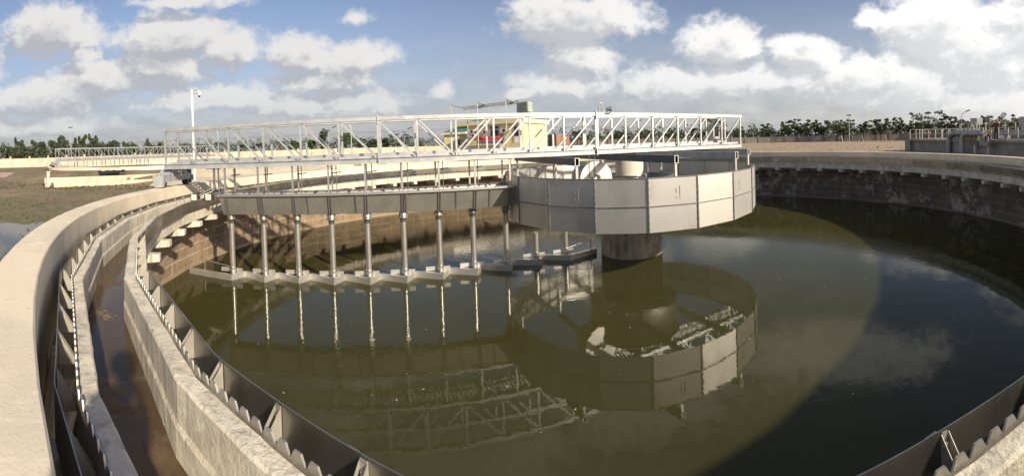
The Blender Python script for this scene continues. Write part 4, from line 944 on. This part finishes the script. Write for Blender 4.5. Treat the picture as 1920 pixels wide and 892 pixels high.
for k in range(5): mb = MB(); a = on_face(1890, 1.2)+k*2.2; mb.hexa([W(a-.08, .95, ZP+.002), W(a+.08, .95, ZP+.002), W(a+.08, 1.45, ZP+.002), W(a-.08, 1.45, ZP+.002)], [W(a-.08, .95, .80), W(a+.08, .95, .80), W(a+.08, 1.45, .80), W(a-.08, 1.45, .80)]); mb.build('saddle', M['greywall'], o)
for px, b, z, w, h, lab in ((1831, 4.2, ZP+1.42, 1.0, .66, 'grey metal cabinet behind the upper railing near the workers'), (1922, 3.6, ZP+1.2, .7, .8, 'grey metal cabinet at the edge of the frame above the level pipe')):
    a = on_face(px, b); o = tag(empty('metal_cabinet', W(a, b, z)), lab, 'cabinet', 'metal cabinets on the walkway')
    mb = MB(); u, v = f1*w/2, f2*.4; mb.hexa([-u-v, u-v, u+v, -u+v], [-u-v+Vector((0,0,h)), u-v+Vector((0,0,h)), u+v+Vector((0,0,h)), -u+v+Vector((0,0,h))]); mb.build('case', M['galvgrey'], o, .02)
    for s_ in (-1, 1):
        mb = MB(); mb.bar(u*.9*s_+Vector((0, 0, ZP+.552-z)), u*.9*s_+Vector((0, 0, -.002)), .07, .07); mb.build('leg', M['galv'], o)
        mb = MB(); mb.obox(u*.5*s_-v*1.03+Vector((0, 0, h*.5)), u*.44, f2*.01, (0, 0, h*.44)); mb.build('door', M['duct'], o)
a = on_face(1878, .5); o = tag(empty('white_sack', W(a, .5, ZP)), 'full white sack standing on the slab by the railing', 'sack'); mb = MB()
mb.lathe([(0, .002), (.17, .0), (.22, .08), (.22, .22), (.16, .34), (.06, .38), (.075, .45), (.0, .44)], 16); mb.build('bag', M['white'], o)
# odds and ends on the tan ground
p = ground_at(1643, 30); o = tag(empty('stand_pipe', p, face_rz(p)), 'thin white standpipe with an elbow just beyond the far rim', 'standpipe')
mb = MB(); h = at(1643, 273.5, 30).z-GZ; mb.tube([(0, 0, 0), (0, 0, h-.06), (.03, 0, h), (.10, 0, h-.01)], .03, 10); mb.build('pipe', M['white'], o)
mb = MB(); mb.tube([(.10, 0, h-.01), (.13, 0, h-.06), (.13, 0, h-.2)], .035, 10); mb.build('tap', M['dark'], o)
for px, lab in ((1578, 'tripod of tree stakes left of the slim lamp pole'), (1616.5, 'tripod of tree stakes just right of the slim lamp pole'), (1660, 'tripod of tree stakes nearest the concrete basin')):
    p = ground_at(px, 98); o = tag(empty('staked_sapling', p), lab, 'tree stakes', 'staked saplings before the grey wall')
    for q in range(3):
        a = q*2*pi/3+.5; mb = MB(); mb.tube([(.8*cos(a), .8*sin(a), 0), (.05*cos(a), .05*sin(a), 1.65)], .04, 6); mb.build('stake', M['rail'], o)
    mb = MB(); mb.tube([(0, 0, 0), (.03, 0, 1.6), (.08, .02, 2.5)], [.04, .03, .012], 6); mb.build('stem', M['trunk'], o)
# ------------------------------------------------------------------ trees
def leaf(mb, c, s, flat=.5):
    n_ = Vector((random.gauss(0, 1), random.gauss(0, 1), random.gauss(0, 1)+flat)).normalized()
    a = n_.orthogonal().normalized(); a = (a*cos(t := random.random()*6.28)+n_.cross(a)*sin(t)); b = n_.cross(a)
    l, w = s*random.uniform(.7, 1.3), s*random.uniform(.35, .6)
    mb.add([c-a*l, c+b*w, c+a*l, c-b*w], [(0, 1, 2, 3)])
def clump(mb, c, r, n, s, flat=.5):
    for _ in range(n):
        d = Vector((random.gauss(0, 1), random.gauss(0, 1), random.gauss(0, 1))).normalized()*random.uniform(.35, 1)**.6
        leaf(mb, c+Vector((d.x*r[0], d.y*r[1], d.z*r[2])), s, flat)
def tree(px, ytop, D, wpx, kind, label, m=None, zb=GZ):
    base = ground_at(px, D, zb); H = at(px, ytop, D).z-zb; Wd = wpx*(1.0 if kind == 'palm' else 1.7 if kind in ('tall', 'bamboo') else 1.25)*D/807/2
    root = tag(empty('palm_tree' if kind == 'palm' else 'tree', base, random.random()*6.28), label, 'palm' if kind == 'palm' else 'tree', 'trees beyond the walls')
    cr, tr = MB(), MB()
    if kind == 'palm':
        lean = Vector((random.uniform(-.4, .4), random.uniform(-.4, .4), 0)); top = Vector((lean.x, lean.y, H*.74))
        tr.tube([(0, 0, 0), top*.5-lean*.15, top], [.24, .17, .14], 8)
        for q in range(24):
            a = q*2.4+random.uniform(-.2, .2); up = random.uniform(-.1, 1.25); L_ = Wd*random.uniform(.85, 1.15); d = Vector((cos(a), sin(a), 0)); pr_ = top; n = 9
            side = Vector((-sin(a), cos(a), 0)); pts = []
            for i in range(n+1):
                f = i/n; pts.append(top+d*L_*f*(1-.12*f)+Vector((0, 0, L_*(up*f-(.55+up*.55)*f*f))))
            for i in range(1, n):
                for sgn in (-1, 1):
                    for jj in (0, .5):
                        b0 = pts[i].lerp(pts[i+1], jj); l = L_*.34*(1-abs(i/n-.45)*.9)
                        e = b0+side*sgn*l*.75+d*l*.4+Vector((0, 0, -l*.45)); t_ = d*L_*.030
                        cr.add([b0-t_, b0+t_, e], [(0, 1, 2)])
            cr.tube(pts, [.04]*(n)+[.01], 4)
        mm = M['leafpalm']
    else:
        mm = M[m or 'leafmid']
        if kind == 'tall':
            tr.tube([(0, 0, 0), (.1, .05, H*.5), (0, 0, H*.93)], [.16, .10, .03], 8)
            for k in range(11):
                f = k/10; z = H*(.26+.70*f); w = Wd*(.55+.55*sin(pi*min(1, (f*.85+.2))))*(1 if f < .85 else .75); a = random.random()*6.28
                w *= random.uniform(.65, 1.25); c = Vector((cos(a)*w*.45, sin(a)*w*.45, z)); tr.tube([(0, 0, z-H*.12), c], [.06, .02], 5); clump(cr, c, (w*.62, w*.62, H*.09), 120, .30, .2)
        elif kind == 'sparse':
            tr.tube([(0, 0, 0), (.1, 0, H*.35), (0, .1, H*.6)], [.2, .15, .09], 8)
            for k in range(34):
                a = k*2.4+random.uniform(-.3, .3); f = random.uniform(.25, 1)**.6; z = H*(.42+.56*random.random()*(1.12-f*.45)); z = min(z, H*.985)
                c = Vector((cos(a)*Wd*f*.9, sin(a)*Wd*f*.9, z)); m_ = Vector((c.x*.4, c.y*.4, H*.3+z*.3)); tr.tube([(0, 0, H*.28), m_, c], [.09, .055, .02], 5)
                rr_ = max(.42, Wd*.15)*random.uniform(.7, 1.25); clump(cr, c, (rr_, rr_, rr_*.5), 34, .30, 1.3)
                if random.random() < .6: clump(cr, c*.7+Vector((0, 0, -H*.02)), (rr_*.8, rr_*.8, rr_*.5), 18, .30, 1.2)
        elif kind == 'bamboo':
            for k in range(12):
                a = random.random()*6.28; d = Vector((cos(a), sin(a), 0))*Wd*random.uniform(.2, 1.0); h_ = H*random.uniform(.65, 1.0)
                tr.tube([(d.x*.1, d.y*.1, 0), (d.x*.4, d.y*.4, h_*.6), (d.x, d.y, h_)], [.05, .04, .01], 5)
                for i in range(8):
                    f = .3+.7*i/7; c = Vector((d.x*f*f, d.y*f*f, h_*f)); clump(cr, c, (.6, .6, .5), 26, .32, -.3)
        else:
            tr.tube([(0, 0, 0), (.1, .05, H*.3), (0, 0, H*.6)], [.24, .18, .10], 8)
            for k in range(17):
                a = k*2.4; f = random.uniform(.1, 1)**.5; zf = random.uniform(.28, .88); w = (1-abs(zf-.52)*1.25)
                c = Vector((cos(a)*Wd*f*w*.8, sin(a)*Wd*f*w*.8, H*zf)); tr.tube([(0, 0, H*zf*.6), c], [.07, .025], 5)
                q = random.uniform(.24, .40); clump(cr, c, (Wd*q*1.2, Wd*q*1.2, H*.12), 105, .33, .4)
    # leaves must not leave the tree's own height
    cr.build('crown', mm, root); tr.build('trunk', M['trunk'], root)
T = tree
T(20, 272, 128, 22, 'bushy', 'dark bushy tree at the far left edge above the wall', 'leafdark'); T(31, 259.5, 130, 9, 'tall', 'very slim tall tree at far left, second from the edge', 'leafgrey')
T(43, 264, 128, 15, 'tall', 'pointed tree just right of the very slim one at far left', 'leafdark'); T(63, 264, 132, 17, 'tall', 'ragged tree left of the wider crown before the lamp pole', 'leafgrey')
T(80, 263, 130, 19, 'bushy', 'rounded dull tree between the ragged tree and the broad one', 'leafdark'); T(100, 261, 131, 21, 'bushy', 'broad grey green tree left of the far bridge end', 'leafgrey')
T(113, 256, 134, 13, 'tall', 'tall leaning crown directly above the far bridge end', 'leafdark'); T(121, 257, 131, 17, 'tall', 'dense crown left of the straight lamp pole', 'leafgrey')
T(141, 260, 132, 13, 'tall', 'narrow dark tree just right of the straight lamp pole', 'leafdark'); T(150, 257.5, 134, 9, 'tall', 'thin pointed tree left of the tallest pair', 'leafgrey')
T(160, 254, 133, 11, 'tall', 'left one of the tallest pointed pair above the far bridge', 'leafdark'); T(170, 253, 133, 11, 'tall', 'right one of the tallest pointed pair above the far bridge', 'leafgrey')
T(182, 256, 132, 16, 'tall', 'sloping crown right of the tallest pointed pair', 'leafdark'); T(197, 263, 131, 13, 'bushy', 'lower loose tree between the sloping crown and the dark round one', 'leafgrey')
T(214, 262, 128, 25, 'bushy', 'dark round tree above the middle of the far bridge', 'leafdark'); T(236, 265, 130, 14, 'bushy', 'small dull tree between two round crowns over the far bridge', 'leafdark')
T(252, 264, 128, 18, 'bushy', 'bright green round crown over the far bridge', 'leafmid'); T(279, 261, 132, 10, 'tall', 'lone upright oval tree left of the near bridge end', 'leafgrey')
T(298, 263, 131, 18, 'bushy', 'flat topped tree right behind the near bridge end', 'leafgrey'); T(345, 268, 134, 18, 'bushy', 'low round tree beside the white camera pole', 'leafdark')
T(383, 268.5, 138, 20, 'bushy', 'low dull tree right of the white camera pole', 'leafdark')
T(413, 260, 140, 20, 'palm', 'thin palm beside the hooked lamp pole'); T(455, 265, 145, 22, 'palm', 'low palm left of the sunlit foliage behind the truss'); T(487, 264, 150, 22, 'palm', 'low palm standing next left of the tall one')
T(526, 257, 152, 16, 'palm', 'taller palm among the foliage left of the bamboo'); T(553, 261, 155, 18, 'bushy', 'small crown between the palms and the bamboo', 'leafdark')
T(606, 244, 165, 24, 'bamboo', 'feathery bamboo beside the lamp pole', 'leafdark'); T(585, 261, 170, 20, 'bushy', 'low crown at the left foot of the bamboo', 'leafmid')
T(650, 247.5, 175, 28, 'bushy', 'large green tree left of the splice post', 'leafmid'); T(676, 255.5, 178, 22, 'sparse', 'open crowned tree right against the large green one', 'leafmid')
T(703, 259, 180, 26, 'bushy', 'low tree directly behind the splice post', 'leafdark'); T(748, 245.5, 182, 48, 'sparse', 'spreading tree with leafy clusters left of the yellow building', 'leafdark')
T(722, 258, 184, 18, 'bushy', 'small tree under the left side of the spreading one', 'leafdark'); T(785, 264, 190, 20, 'bushy', 'low far tree right of the spreading one', 'leafmid')
T(1085, 240, 118, 28, 'palm', 'dark shaggy palm between the brick house and the splice plate'); T(1098, 252, 120, 16, 'bushy', 'dark undergrown tree below the shaggy palm', 'leafdark')
T(1160, 244.5, 135, 24, 'bushy', 'round tree just right of the second splice post', 'leafmid'); T(1210, 239, 138, 32, 'sparse', 'wide open tree left of the big palm', 'leafmid'); T(1266, 237.5, 138, 26, 'sparse', 'open tree right against the left side of the big palm', 'leafmid')
T(1328, 207.5, 118, 42, 'palm', 'biggest palm rising above the right end of the truss'); T(1352, 214, 124, 30, 'palm', 'second tall palm half behind the control cabinet'); T(1308, 233, 122, 26, 'palm', 'shorter palm at the left foot of the biggest palm'); T(1340, 236, 126, 30, 'bushy', 'dark bush filling the foot of the two palms', 'leafdark')
T(1388, 243, 136, 22, 'bushy', 'low tree right of the end of the truss', 'leafdark'); T(1437, 229, 134, 18, 'sparse', 'small open tree alone left of the right hand grove', 'leafdark')
T(1478, 222, 130, 24, 'sparse', 'leggy tree at the left end of the right hand grove', 'leafdark'); T(1504, 214.5, 122, 44, 'sparse', 'second and taller tree of the right hand grove', 'leafdark')
T(1542, 221, 124, 36, 'sparse', 'tree left of the one touching the slim lamp pole', 'leafdark'); T(1582, 218, 118, 44, 'sparse', 'tree whose crown touches the slim lamp pole', 'leafmid')
T(1621, 226, 133, 16, 'sparse', 'little tufted tree right of the slim lamp pole', 'leafdark'); T(1653, 217, 118, 42, 'sparse', 'dense tree between the tufted one and the one with a high top', 'leafdark')
T(1683, 216, 132, 22, 'sparse', 'tree with a single high top left of the basin end', 'leafdark'); T(1712, 225, 131, 32, 'sparse', 'low tree above the left end of the basin railing', 'leafdark')
T(1742, 201, 112, 62, 'sparse', 'tallest open tree above the basin railing', 'leafgrey'); T(1781, 210, 112, 36, 'sparse', 'airy tree above the two bent pipes', 'leafgrey')
T(1810, 222, 128, 24, 'bushy', 'low tree behind the raised arm lamp', 'leafmid'); T(1841, 215.5, 126, 14, 'bushy', 'small yellow green tree beside the grey cabinet', 'leaflight')
T(1876, 209, 108, 64, 'sparse', 'broad tree behind the two workers', 'leafgrey'); T(1914, 219, 112, 40, 'sparse', 'tree at the right edge of the frame', 'leafgrey')
# low unbroken scrub behind the walls
def scrub(name, pts, label, m, n):
    mb = MB()
    for _ in range(n):
        i = random.randrange(len(pts)-1); f = random.random(); (x0, y0, D0), (x1, y1, D1) = pts[i], pts[i+1]
        x, y, D = x0+(x1-x0)*f, y0+(y1-y0)*f, D0+(D1-D0)*f+random.uniform(0, 9)
        top = at(x, y, D).z+1.0+1.0*math.sin(x*.21)+.7*math.sin(x*.53+1)+.5*sin(x*1.1); b = ground_at(x, D, GZ-.5); h = max(.4, top-b.z)
        leaf(mb, b+Vector((random.uniform(-1, 1), random.uniform(-1, 1), h*random.random()**.7)), .42, .5)
    tag(mb.build(name, m), label, 'scrub', kind='stuff')
scrub('undergrowth', [(-70, 282, 122), (60, 285, 121), (330, 276, 136), (600, 268, 176), (850, 262, 194)], 'low green scrub massed behind the pale boundary wall', M['leafgrey'], 15000)
scrub('undergrowth', [(1040, 255, 128), (1300, 252, 126), (1480, 249, 124), (1700, 241, 131), (1980, 237, 133)], 'low dark scrub massed behind the grey boundary wall', M['leafdark'], 15000)

# ------------------------------------------------------------------ people
def person(name, label, loc, rz, J, E_, hat=None):
    """J: joint -> (x, y, z, radius); E_: (joint, joint, material); one skinned body"""
    names = list(J); me = bpy.data.meshes.new(name)
    me.from_pydata([J[k][:3] for k in names], [(names.index(a), names.index(b)) for a, b, _ in E_], [])
    o = bpy.data.objects.new(name, me); COL.objects.link(o)
    o.modifiers.new('skin', 'SKIN'); sv = me.skin_vertices[0].data
    for i, k in enumerate(names): sv[i].radius = (J[k][3], J[k][3] if len(J[k]) < 5 else J[k][4]); sv[i].use_root = (k == 'pelvis')
    s = o.modifiers.new('sub', 'SUBSURF'); s.levels = s.render_levels = 2
    bpy.context.view_layer.update()
    m2 = bpy.data.meshes.new_from_object(o.evaluated_get(bpy.context.evaluated_depsgraph_get())); bpy.data.objects.remove(o)
    mats = []; 
    for _, _, mm in E_:
        if mm not in mats: mats.append(mm)
    m2.materials.clear()
    for mm in mats: m2.materials.append(M[mm])
    for p in m2.polygons:
        c = p.center; best = None
        for a, b, mm in E_:
            A, B = Vector(J[a][:3]), Vector(J[b][:3]); ab = B-A; t_ = max(0, min(1, (c-A).dot(ab)/max(ab.length_squared, 1e-9))); d = (A+ab*t_-c).length/(J[a][3]*(1-t_)+J[b][3]*t_)
            if best is None or d < best[0]: best = (d, mm)
        p.material_index = mats.index(best[1]); p.use_smooth = True
    ob = bpy.data.objects.new(name, m2); COL.objects.link(ob); ob.location = loc; ob.rotation_euler = (0, 0, rz); tag(ob, label, 'person')
    # face: eyes and mouth, facing +x of the head
    h = Vector(J['head'][:3]); fwd = (Vector(J['nose'][:3])-h); fwd.z = 0; fwd.normalize(); sd = Vector((-fwd.y, fwd.x, 0))
    for s_ in (-1, 1): mb = MB(); mb.obox(h+fwd*.088+sd*.032*s_+Vector((0, 0, .015)), fwd*.004, sd*.011, (0, 0, .006)); mb.build('eye', M['hair'], ob)
    mb = MB(); mb.obox(h+fwd*.086+Vector((0, 0, -.055)), fwd*.004, sd*.02, (0, 0, .004)); mb.build('mouth', M['helmet'], ob)
    mb = MB()
    if hat == 'hat':
        mb.lathe([(0, .115), (.06, .11), (.098, .08), (.112, .02), (.114, .005), (.135, -.002), (.133, -.012), (.108, -.008)], 18)
        q = mb.build('hat', M['helmet'], ob)
    else:
        mb.lathe([(0, .118), (.06, .112), (.098, .085), (.112, .03), (.108, -.03), (.09, -.035)], 18); q = mb.build('hair', M['hair'], ob)
    q.location = h+Vector((0, 0, .025))-fwd*.012
    return ob
def hand(J, E_, side, wrist, d, palm, m='skin'):
    w = Vector(J[wrist][:3]); d = Vector(d).normalized(); p = Vector(palm).normalized(); s = d.cross(p)
    k = wrist[-1]; J['palm'+k] = (*(w+d*.06), .030, .018); E_.append((wrist, 'palm'+k, m))
    for i, l in enumerate((.072, .080, .074, .058)):
        a = w+d*.10+s*(.030-.020*i); J['f%d%s' % (i, k)] = (*a, .0095); J['g%d%s' % (i, k)] = (*(a+d*l*.5+p*.008), .0085); J['h%d%s' % (i, k)] = (*(a+d*l*.9+p*.028), .007)
        E_ += [('palm'+k, 'f%d%s' % (i, k), m), ('f%d%s' % (i, k), 'g%d%s' % (i, k), m), ('g%d%s' % (i, k), 'h%d%s' % (i, k), m)]
    a = w+d*.055+s*.042; J['t1'+k] = (*a, .011); J['t2'+k] = (*(a+d*.035+s*.012+p*.012), .0095); E_ += [('palm'+k, 't1'+k, m), ('t1'+k, 't2'+k, m)]
def head(J, E_, neck, c, f, tilt=0):
    c = Vector(c); f = Vector(f).normalized()
    J['head0'] = (*(c+Vector((0, 0, -.09))+f*.02), .062); J['head'] = (*c, .088, .096); J['head2'] = (*(c+Vector((0, 0, .075))), .080)
    J['nose'] = (*(c+f*.105+Vector((0, 0, -.02))), .012)
    E_ += [(neck, 'head0', 'skin'), ('head0', 'head', 'skin'), ('head', 'head2', 'skin'), ('head', 'nose', 'skin')]
# standing worker, leaning a little forward over the railing
J = dict(pelvis=(0, 0, .90, .13, .15), waist=(.03, 0, 1.05, .12, .15), chest=(.09, 0, 1.25, .13, .18), neck=(.14, 0, 1.43, .055),
         shl=(.10, .19, 1.36, .065), ell=(.22, .24, 1.12, .048), wrl=(.40, .16, 1.02, .032), shr=(.10, -.19, 1.36, .065), elr=(.20, -.25, 1.11, .048), wrr=(.38, -.18, 1.00, .032),
         hil=(0, .09, .84, .095), knl=(.06, .11, .48, .062), anl=(-.02, .12, .09, .045), tol=(.12, .13, .03, .036), hir=(0, -.09, .84, .095), knr=(.02, -.12, .48, .062), anr=(-.08, -.13, .09, .045), tor=(.06, -.14, .03, .036))
E_ = [('pelvis', 'waist', 'plaid'), ('waist', 'chest', 'plaid'), ('chest', 'neck', 'plaid'), ('chest', 'shl', 'plaid'), ('shl', 'ell', 'plaid'), ('ell', 'wrl', 'plaid'), ('chest', 'shr', 'plaid'), ('shr', 'elr', 'plaid'), ('elr', 'wrr', 'plaid'),
      ('pelvis', 'hil', 'jeans'), ('hil', 'knl', 'jeans'), ('knl', 'anl', 'jeans'), ('anl', 'tol', 'hair'), ('pelvis', 'hir', 'jeans'), ('hir', 'knr', 'jeans'), ('knr', 'anr', 'jeans'), ('anr', 'tor', 'hair')]
head(J, E_, 'neck', (.18, 0, 1.55), (1, 0, -.3)); hand(J, E_, 1, 'wrl', (1, 0, -.25), (0, 0, -1)); hand(J, E_, 1, 'wrr', (1, 0, -.25), (0, 0, -1))
pw = W(on_face(1868, .25), .25, ZP); fa = math.atan2(-f2.y, -f2.x)
person('person', 'person standing by the railing in a dark red checked jacket and red hat', pw, fa+.9, J, E_, 'hat')
# sitting worker, hunched, legs hanging
J = dict(pelvis=(0, 0, .12, .13, .16), waist=(.06, 0, .27, .125, .16), chest=(.20, 0, .42, .13, .18), neck=(.31, 0, .53, .055),
         shl=(.22, .20, .47, .065), ell=(.36, .27, .24, .048), wrl=(.50, .16, .10, .032), shr=(.22, -.20, .47, .065), elr=(.36, -.27, .24, .048), wrr=(.52, -.12, .10, .032),
         hil=(.06, .10, .10, .10), knl=(.46, .17, .06, .068), anl=(.44, .18, -.36, .045), tol=(.56, .19, -.44, .036), hir=(.06, -.10, .10, .10), knr=(.46, -.17, .06, .068), anr=(.50, -.18, -.36, .045), tor=(.62, -.19, -.43, .036))
E_ = [('pelvis', 'waist', 'beige'), ('waist', 'chest', 'beige'), ('chest', 'neck', 'beige'), ('chest', 'shl', 'beige'), ('shl', 'ell', 'beige'), ('ell', 'wrl', 'beige'), ('chest', 'shr', 'beige'), ('shr', 'elr', 'beige'), ('elr', 'wrr', 'beige'),
      ('pelvis', 'hil', 'jeans'), ('hil', 'knl', 'jeans'), ('knl', 'anl', 'jeans'), ('anl', 'tol', 'hair'), ('pelvis', 'hir', 'jeans'), ('hir', 'knr', 'jeans'), ('knr', 'anr', 'jeans'), ('anr', 'tor', 'hair')]
head(J, E_, 'neck', (.42, 0, .60), (1, 0, -.6)); hand(J, E_, 1, 'wrl', (.8, -.5, -.3), (0, 0, -1)); hand(J, E_, 1, 'wrr', (.8, .5, -.3), (0, 0, -1))
ps = W(on_face(1857, -.80), -.80, ZP+.26+.01)
person('person', 'person sitting hunched beside the grey pipe in a beige jacket, legs hanging', ps, fa+.35, J, E_)
# the photographer, behind the camera, whose shadow lies in the trough
J = dict(pelvis=(-.02, 0, .99, .115, .15), waist=(0, 0, 1.15, .105, .15), chest=(.01, 0, 1.38, .115, .18), neck=(.02, 0, 1.56, .055),
         shl=(.01, .18, 1.50, .062), ell=(.08, .25, 1.27, .045), wrl=(.135, .15, 1.46, .030), shr=(.01, -.18, 1.50, .062), elr=(.08, -.25, 1.27, .045), wrr=(.135, -.15, 1.46, .030),
         hil=(-.03, .09, .92, .09), knl=(-.04, .10, .52, .062), anl=(-.06, .11, .09, .045), tol=(.06, .12, .03, .036), hir=(-.03, -.09, .92, .09), knr=(-.04, -.10, .52, .062), anr=(-.06, -.11, .09, .045), tor=(.06, -.12, .03, .036))
E_ = [('pelvis', 'waist', 'jeans'), ('waist', 'chest', 'beige'), ('chest', 'neck', 'beige'), ('chest', 'shl', 'beige'), ('shl', 'ell', 'beige'), ('ell', 'wrl', 'skin'), ('chest', 'shr', 'beige'), ('shr', 'elr', 'beige'), ('elr', 'wrr', 'skin'),
      ('pelvis', 'hil', 'jeans'), ('hil', 'knl', 'jeans'), ('knl', 'anl', 'jeans'), ('anl', 'tol', 'hair'), ('pelvis', 'hir', 'jeans'), ('hir', 'knr', 'jeans'), ('knr', 'anr', 'jeans'), ('anr', 'tor', 'hair')]
head(J, E_, 'neck', (.04, 0, 1.71), (1, 0, -.1)); J = {k: (v[0], v[1], v[2]*1.03, *v[3:]) for k, v in J.items()}; hand(J, E_, 1, 'wrl', (.05, -.6, .4), (1, 0, 0)); hand(J, E_, 1, 'wrr', (.05, .6, .4), (1, 0, 0))
person('person', 'photographer standing at the rim, seen only as a shadow on the trough floor', (.10, -13.64, GZ), pi/2, J, E_)

# ------------------------------------------------------------------ sky, clouds and sun
SAZ, SEL = R(114), R(25.5)
sun = bpy.data.lights.new('sun', 'SUN'); so = bpy.data.objects.new('sun', sun); COL.objects.link(so)
sun.energy = 5.0; sun.angle = R(1.1); sun.color = (1, .89, .70)
sd = Vector((sin(SAZ)*cos(SEL), cos(SAZ)*cos(SEL), sin(SEL))); so.rotation_euler = sd.to_track_quat('Z', 'Y').to_euler(); so.location = sd*60
wd = bpy.data.worlds.new('World'); sc.world = wd; wd.use_nodes = True; t = NT(wd.node_tree); bg = wd.node_tree.nodes['Background']
sky = t.n('ShaderNodeTexSky'); sky.sky_type = 'NISHITA'; sky.sun_disc = False; sky.sun_elevation = SEL; sky.sun_rotation = SAZ; sky.dust_density = 1.5; sky.air_density = 1.0; sky.ozone_density = 1.5
gen = t.n('ShaderNodeTexCoord').outputs['Generated']
sp = t.n('ShaderNodeSeparateXYZ'); t.link(gen, sp.inputs[0])
U = t.math('ARCTAN2', sp.outputs[0], sp.outputs[1]); V = t.math('ARCSINE', sp.outputs[2])
def dirof(x, y): d = ray(x, y).normalized(); return math.atan2(d.x, d.y), math.asin(d.z)
# (x, y, half width, half height, weight) on the photograph -> a direction and an angular size of each cloud
CL = [(95, 70, 95, 62, 1), (165, 108, 40, 22, .8), (330, 80, 130, 62, 1), (310, 125, 110, 40, .9), (430, 95, 75, 50, .9), (560, 105, 90, 38, .9), (655, 118, 95, 42, 1), (620, 150, 110, 30, .8), (70, 190, 130, 45, .9), (210, 150, 130, 50, .8), (390, 190, 150, 34, .8), (600, 200, 170, 36, .7),
      (350, 2, 110, 18, .7), (655, 32, 30, 16, .42), (820, 166, 24, 20, .48), (985, 180, 40, 16, .7), (1085, 38, 145, 58, 1.1), (1085, 110, 80, 50, .95), (1060, 160, 90, 40, .8), (1350, 84, 85, 46, 1.1), (1515, 106, 72, 36, 1), (1300, 160, 150, 42, .75), (1460, 150, 100, 40, .7), (1640, 150, 150, 60, .8),
      (1632, 38, 40, 22, .7), (1760, 60, 110, 80, 1.1), (1860, 110, 150, 90, 1.1), (1980, 40, 160, 120, 1.1), (1720, 170, 150, 60, .8), (1850, 200, 180, 50, .8), (40, 240, 200, 30, .7), (-120, 120, 140, 90, .9),
      (560, -170, 170, 90, .9), (1180, -230, 200, 80, .9), (1560, -160, 200, 70, .8), (850, -330, 200, 90, .8), (250, -230, 200, 90, .8)]
def billow(vec, sc_, off):
    o = t.n('ShaderNodeVectorMath', operation='ADD'); t.link(vec, o.inputs[0]); o.inputs[1].default_value = (off, off*.7, off*1.3)
    n_ = t.noise(o.outputs[0], sc_, 1.5, .5)
    return t.math('SUBTRACT', 1.0, t.math('ABSOLUTE', t.math('MULTIPLY_ADD', n_, 3.2, -1.6)))
def density(du, dv):
    u = t.math('ADD', U, du); v = t.math('ADD', V, dv)
    cv_ = t.n('ShaderNodeCombineXYZ'); t.link(u, cv_.inputs[0]); t.link(t.math('MULTIPLY', v, 1.35), cv_.inputs[1]); vec = cv_.outputs[0]
    wn = t.noise(vec, 5.5, 3, .5); w2 = t.noise(vec, 17, 3, .55)
    warp = t.math('MULTIPLY_ADD', w2, .03, t.math('MULTIPLY_ADD', wn, .09, -.06))
    uu = t.math('ADD', u, warp); vv = t.math('ADD', v, t.math('MULTIPLY', warp, -.6)); best = 0.0
    for x, y, hw, hh, wt in CL:
        cu_, cv2 = dirof(x, y); a, b = hw*1.10/F, hh*1.15/F*max(.35, cos(cv2)**1.5)
        dx = t.math('MULTIPLY', t.math('SUBTRACT', uu, cu_), 1/a); dy = t.math('MULTIPLY', t.math('SUBTRACT', vv, cv2), 1/b)
        # flat bottoms: fall off faster below the middle
        dy = t.math('MULTIPLY', dy, t.math('MULTIPLY_ADD', t.math('LESS_THAN', dy, 0.0), .35, 1.0))
        q = t.math('MULTIPLY_ADD', t.math('SQRT', t.math('ADD', t.math('MULTIPLY', dx, dx), t.math('MULTIPLY', dy, dy))), -wt, wt)
        best = t.math('SMOOTH_MAX', best, q, .12) if not isinstance(best, float) else q
    b1, b2, b3 = billow(vec, 11, 3.1), billow(vec, 24, 7.7), billow(vec, 52, 1.9)
    fb = t.noise(vec, 8, 12, .66, .25)
    d = t.math('MULTIPLY_ADD', b1, .30, t.math('MULTIPLY_ADD', b2, .19, t.math('MULTIPLY_ADD', b3, .11, t.math('MULTIPLY_ADD', fb, 1.0, -.93))))
    return t.math('ADD', best, d), vec
d0, cvec = density(0.0, 0.0); d1, _ = density(.022, .034)
cover = t.ramp(d0, -.10, .42)
lit = t.math('MULTIPLY_ADD', t.math('SUBTRACT', d0, d1), 1.5, .50, clamp=True)
lit = t.math('MULTIPLY', lit, t.ramp(d0, 1.6, .2))
toward = t.ramp(U, -.9, 1.15)               # clouds towards the sun are brighter
wht = t.mix(toward, (5.4, 5.3, 5.15), (7.6, 7.5, 7.3)); gry = t.mix(toward, (3.1, 3.15, 3.35), (5.0, 5.05, 5.1))
ccol = t.mix(t.ramp(lit, .10, .78), gry, wht)
# low veil of grey haze cloud over the horizon
vn = t.noise(t.scale(cvec, (1, 2.4, 1)), 4.0, 8, .62)
veil = t.math('MULTIPLY', t.ramp(V, .34, .02), t.math('MULTIPLY_ADD', vn, 1.1, .14), clamp=True)
vb = t.ramp(t.noise(t.scale(cvec, (1, 2.0, 1)), 8.0, 9, .62), .38, .68)
vcol = t.mix(vb, t.mix(toward, (2.35, 2.45, 2.85), (4.1, 4.2, 4.4)), t.mix(toward, (3.1, 3.15, 3.4), (5.4, 5.4, 5.4)))
skyc = t.mix(1.0, sky.outputs[0], (.93, .83, .84), 'MULTIPLY')
out = t.mix(t.math('MULTIPLY', cover, t.math('MULTIPLY_ADD', t.ramp(V, .02, .20), .50, .45)), t.mix(veil, skyc, vcol), ccol)
t.link(out, bg.inputs['Color']); wd.cycles.sampling_method = 'MANUAL'; wd.cycles.sample_map_resolution = 512; bg.inputs['Strength'].default_value = .115
vs_ = sc.view_settings; vs_.view_transform = 'Standard'; vs_.look = 'None'; vs_.exposure = 0.42; vs_.gamma = 1.0; vs_.use_curve_mapping = False
sc.cycles.max_bounces = 8; sc.cycles.glossy_bounces = 5; sc.cycles.diffuse_bounces = 3
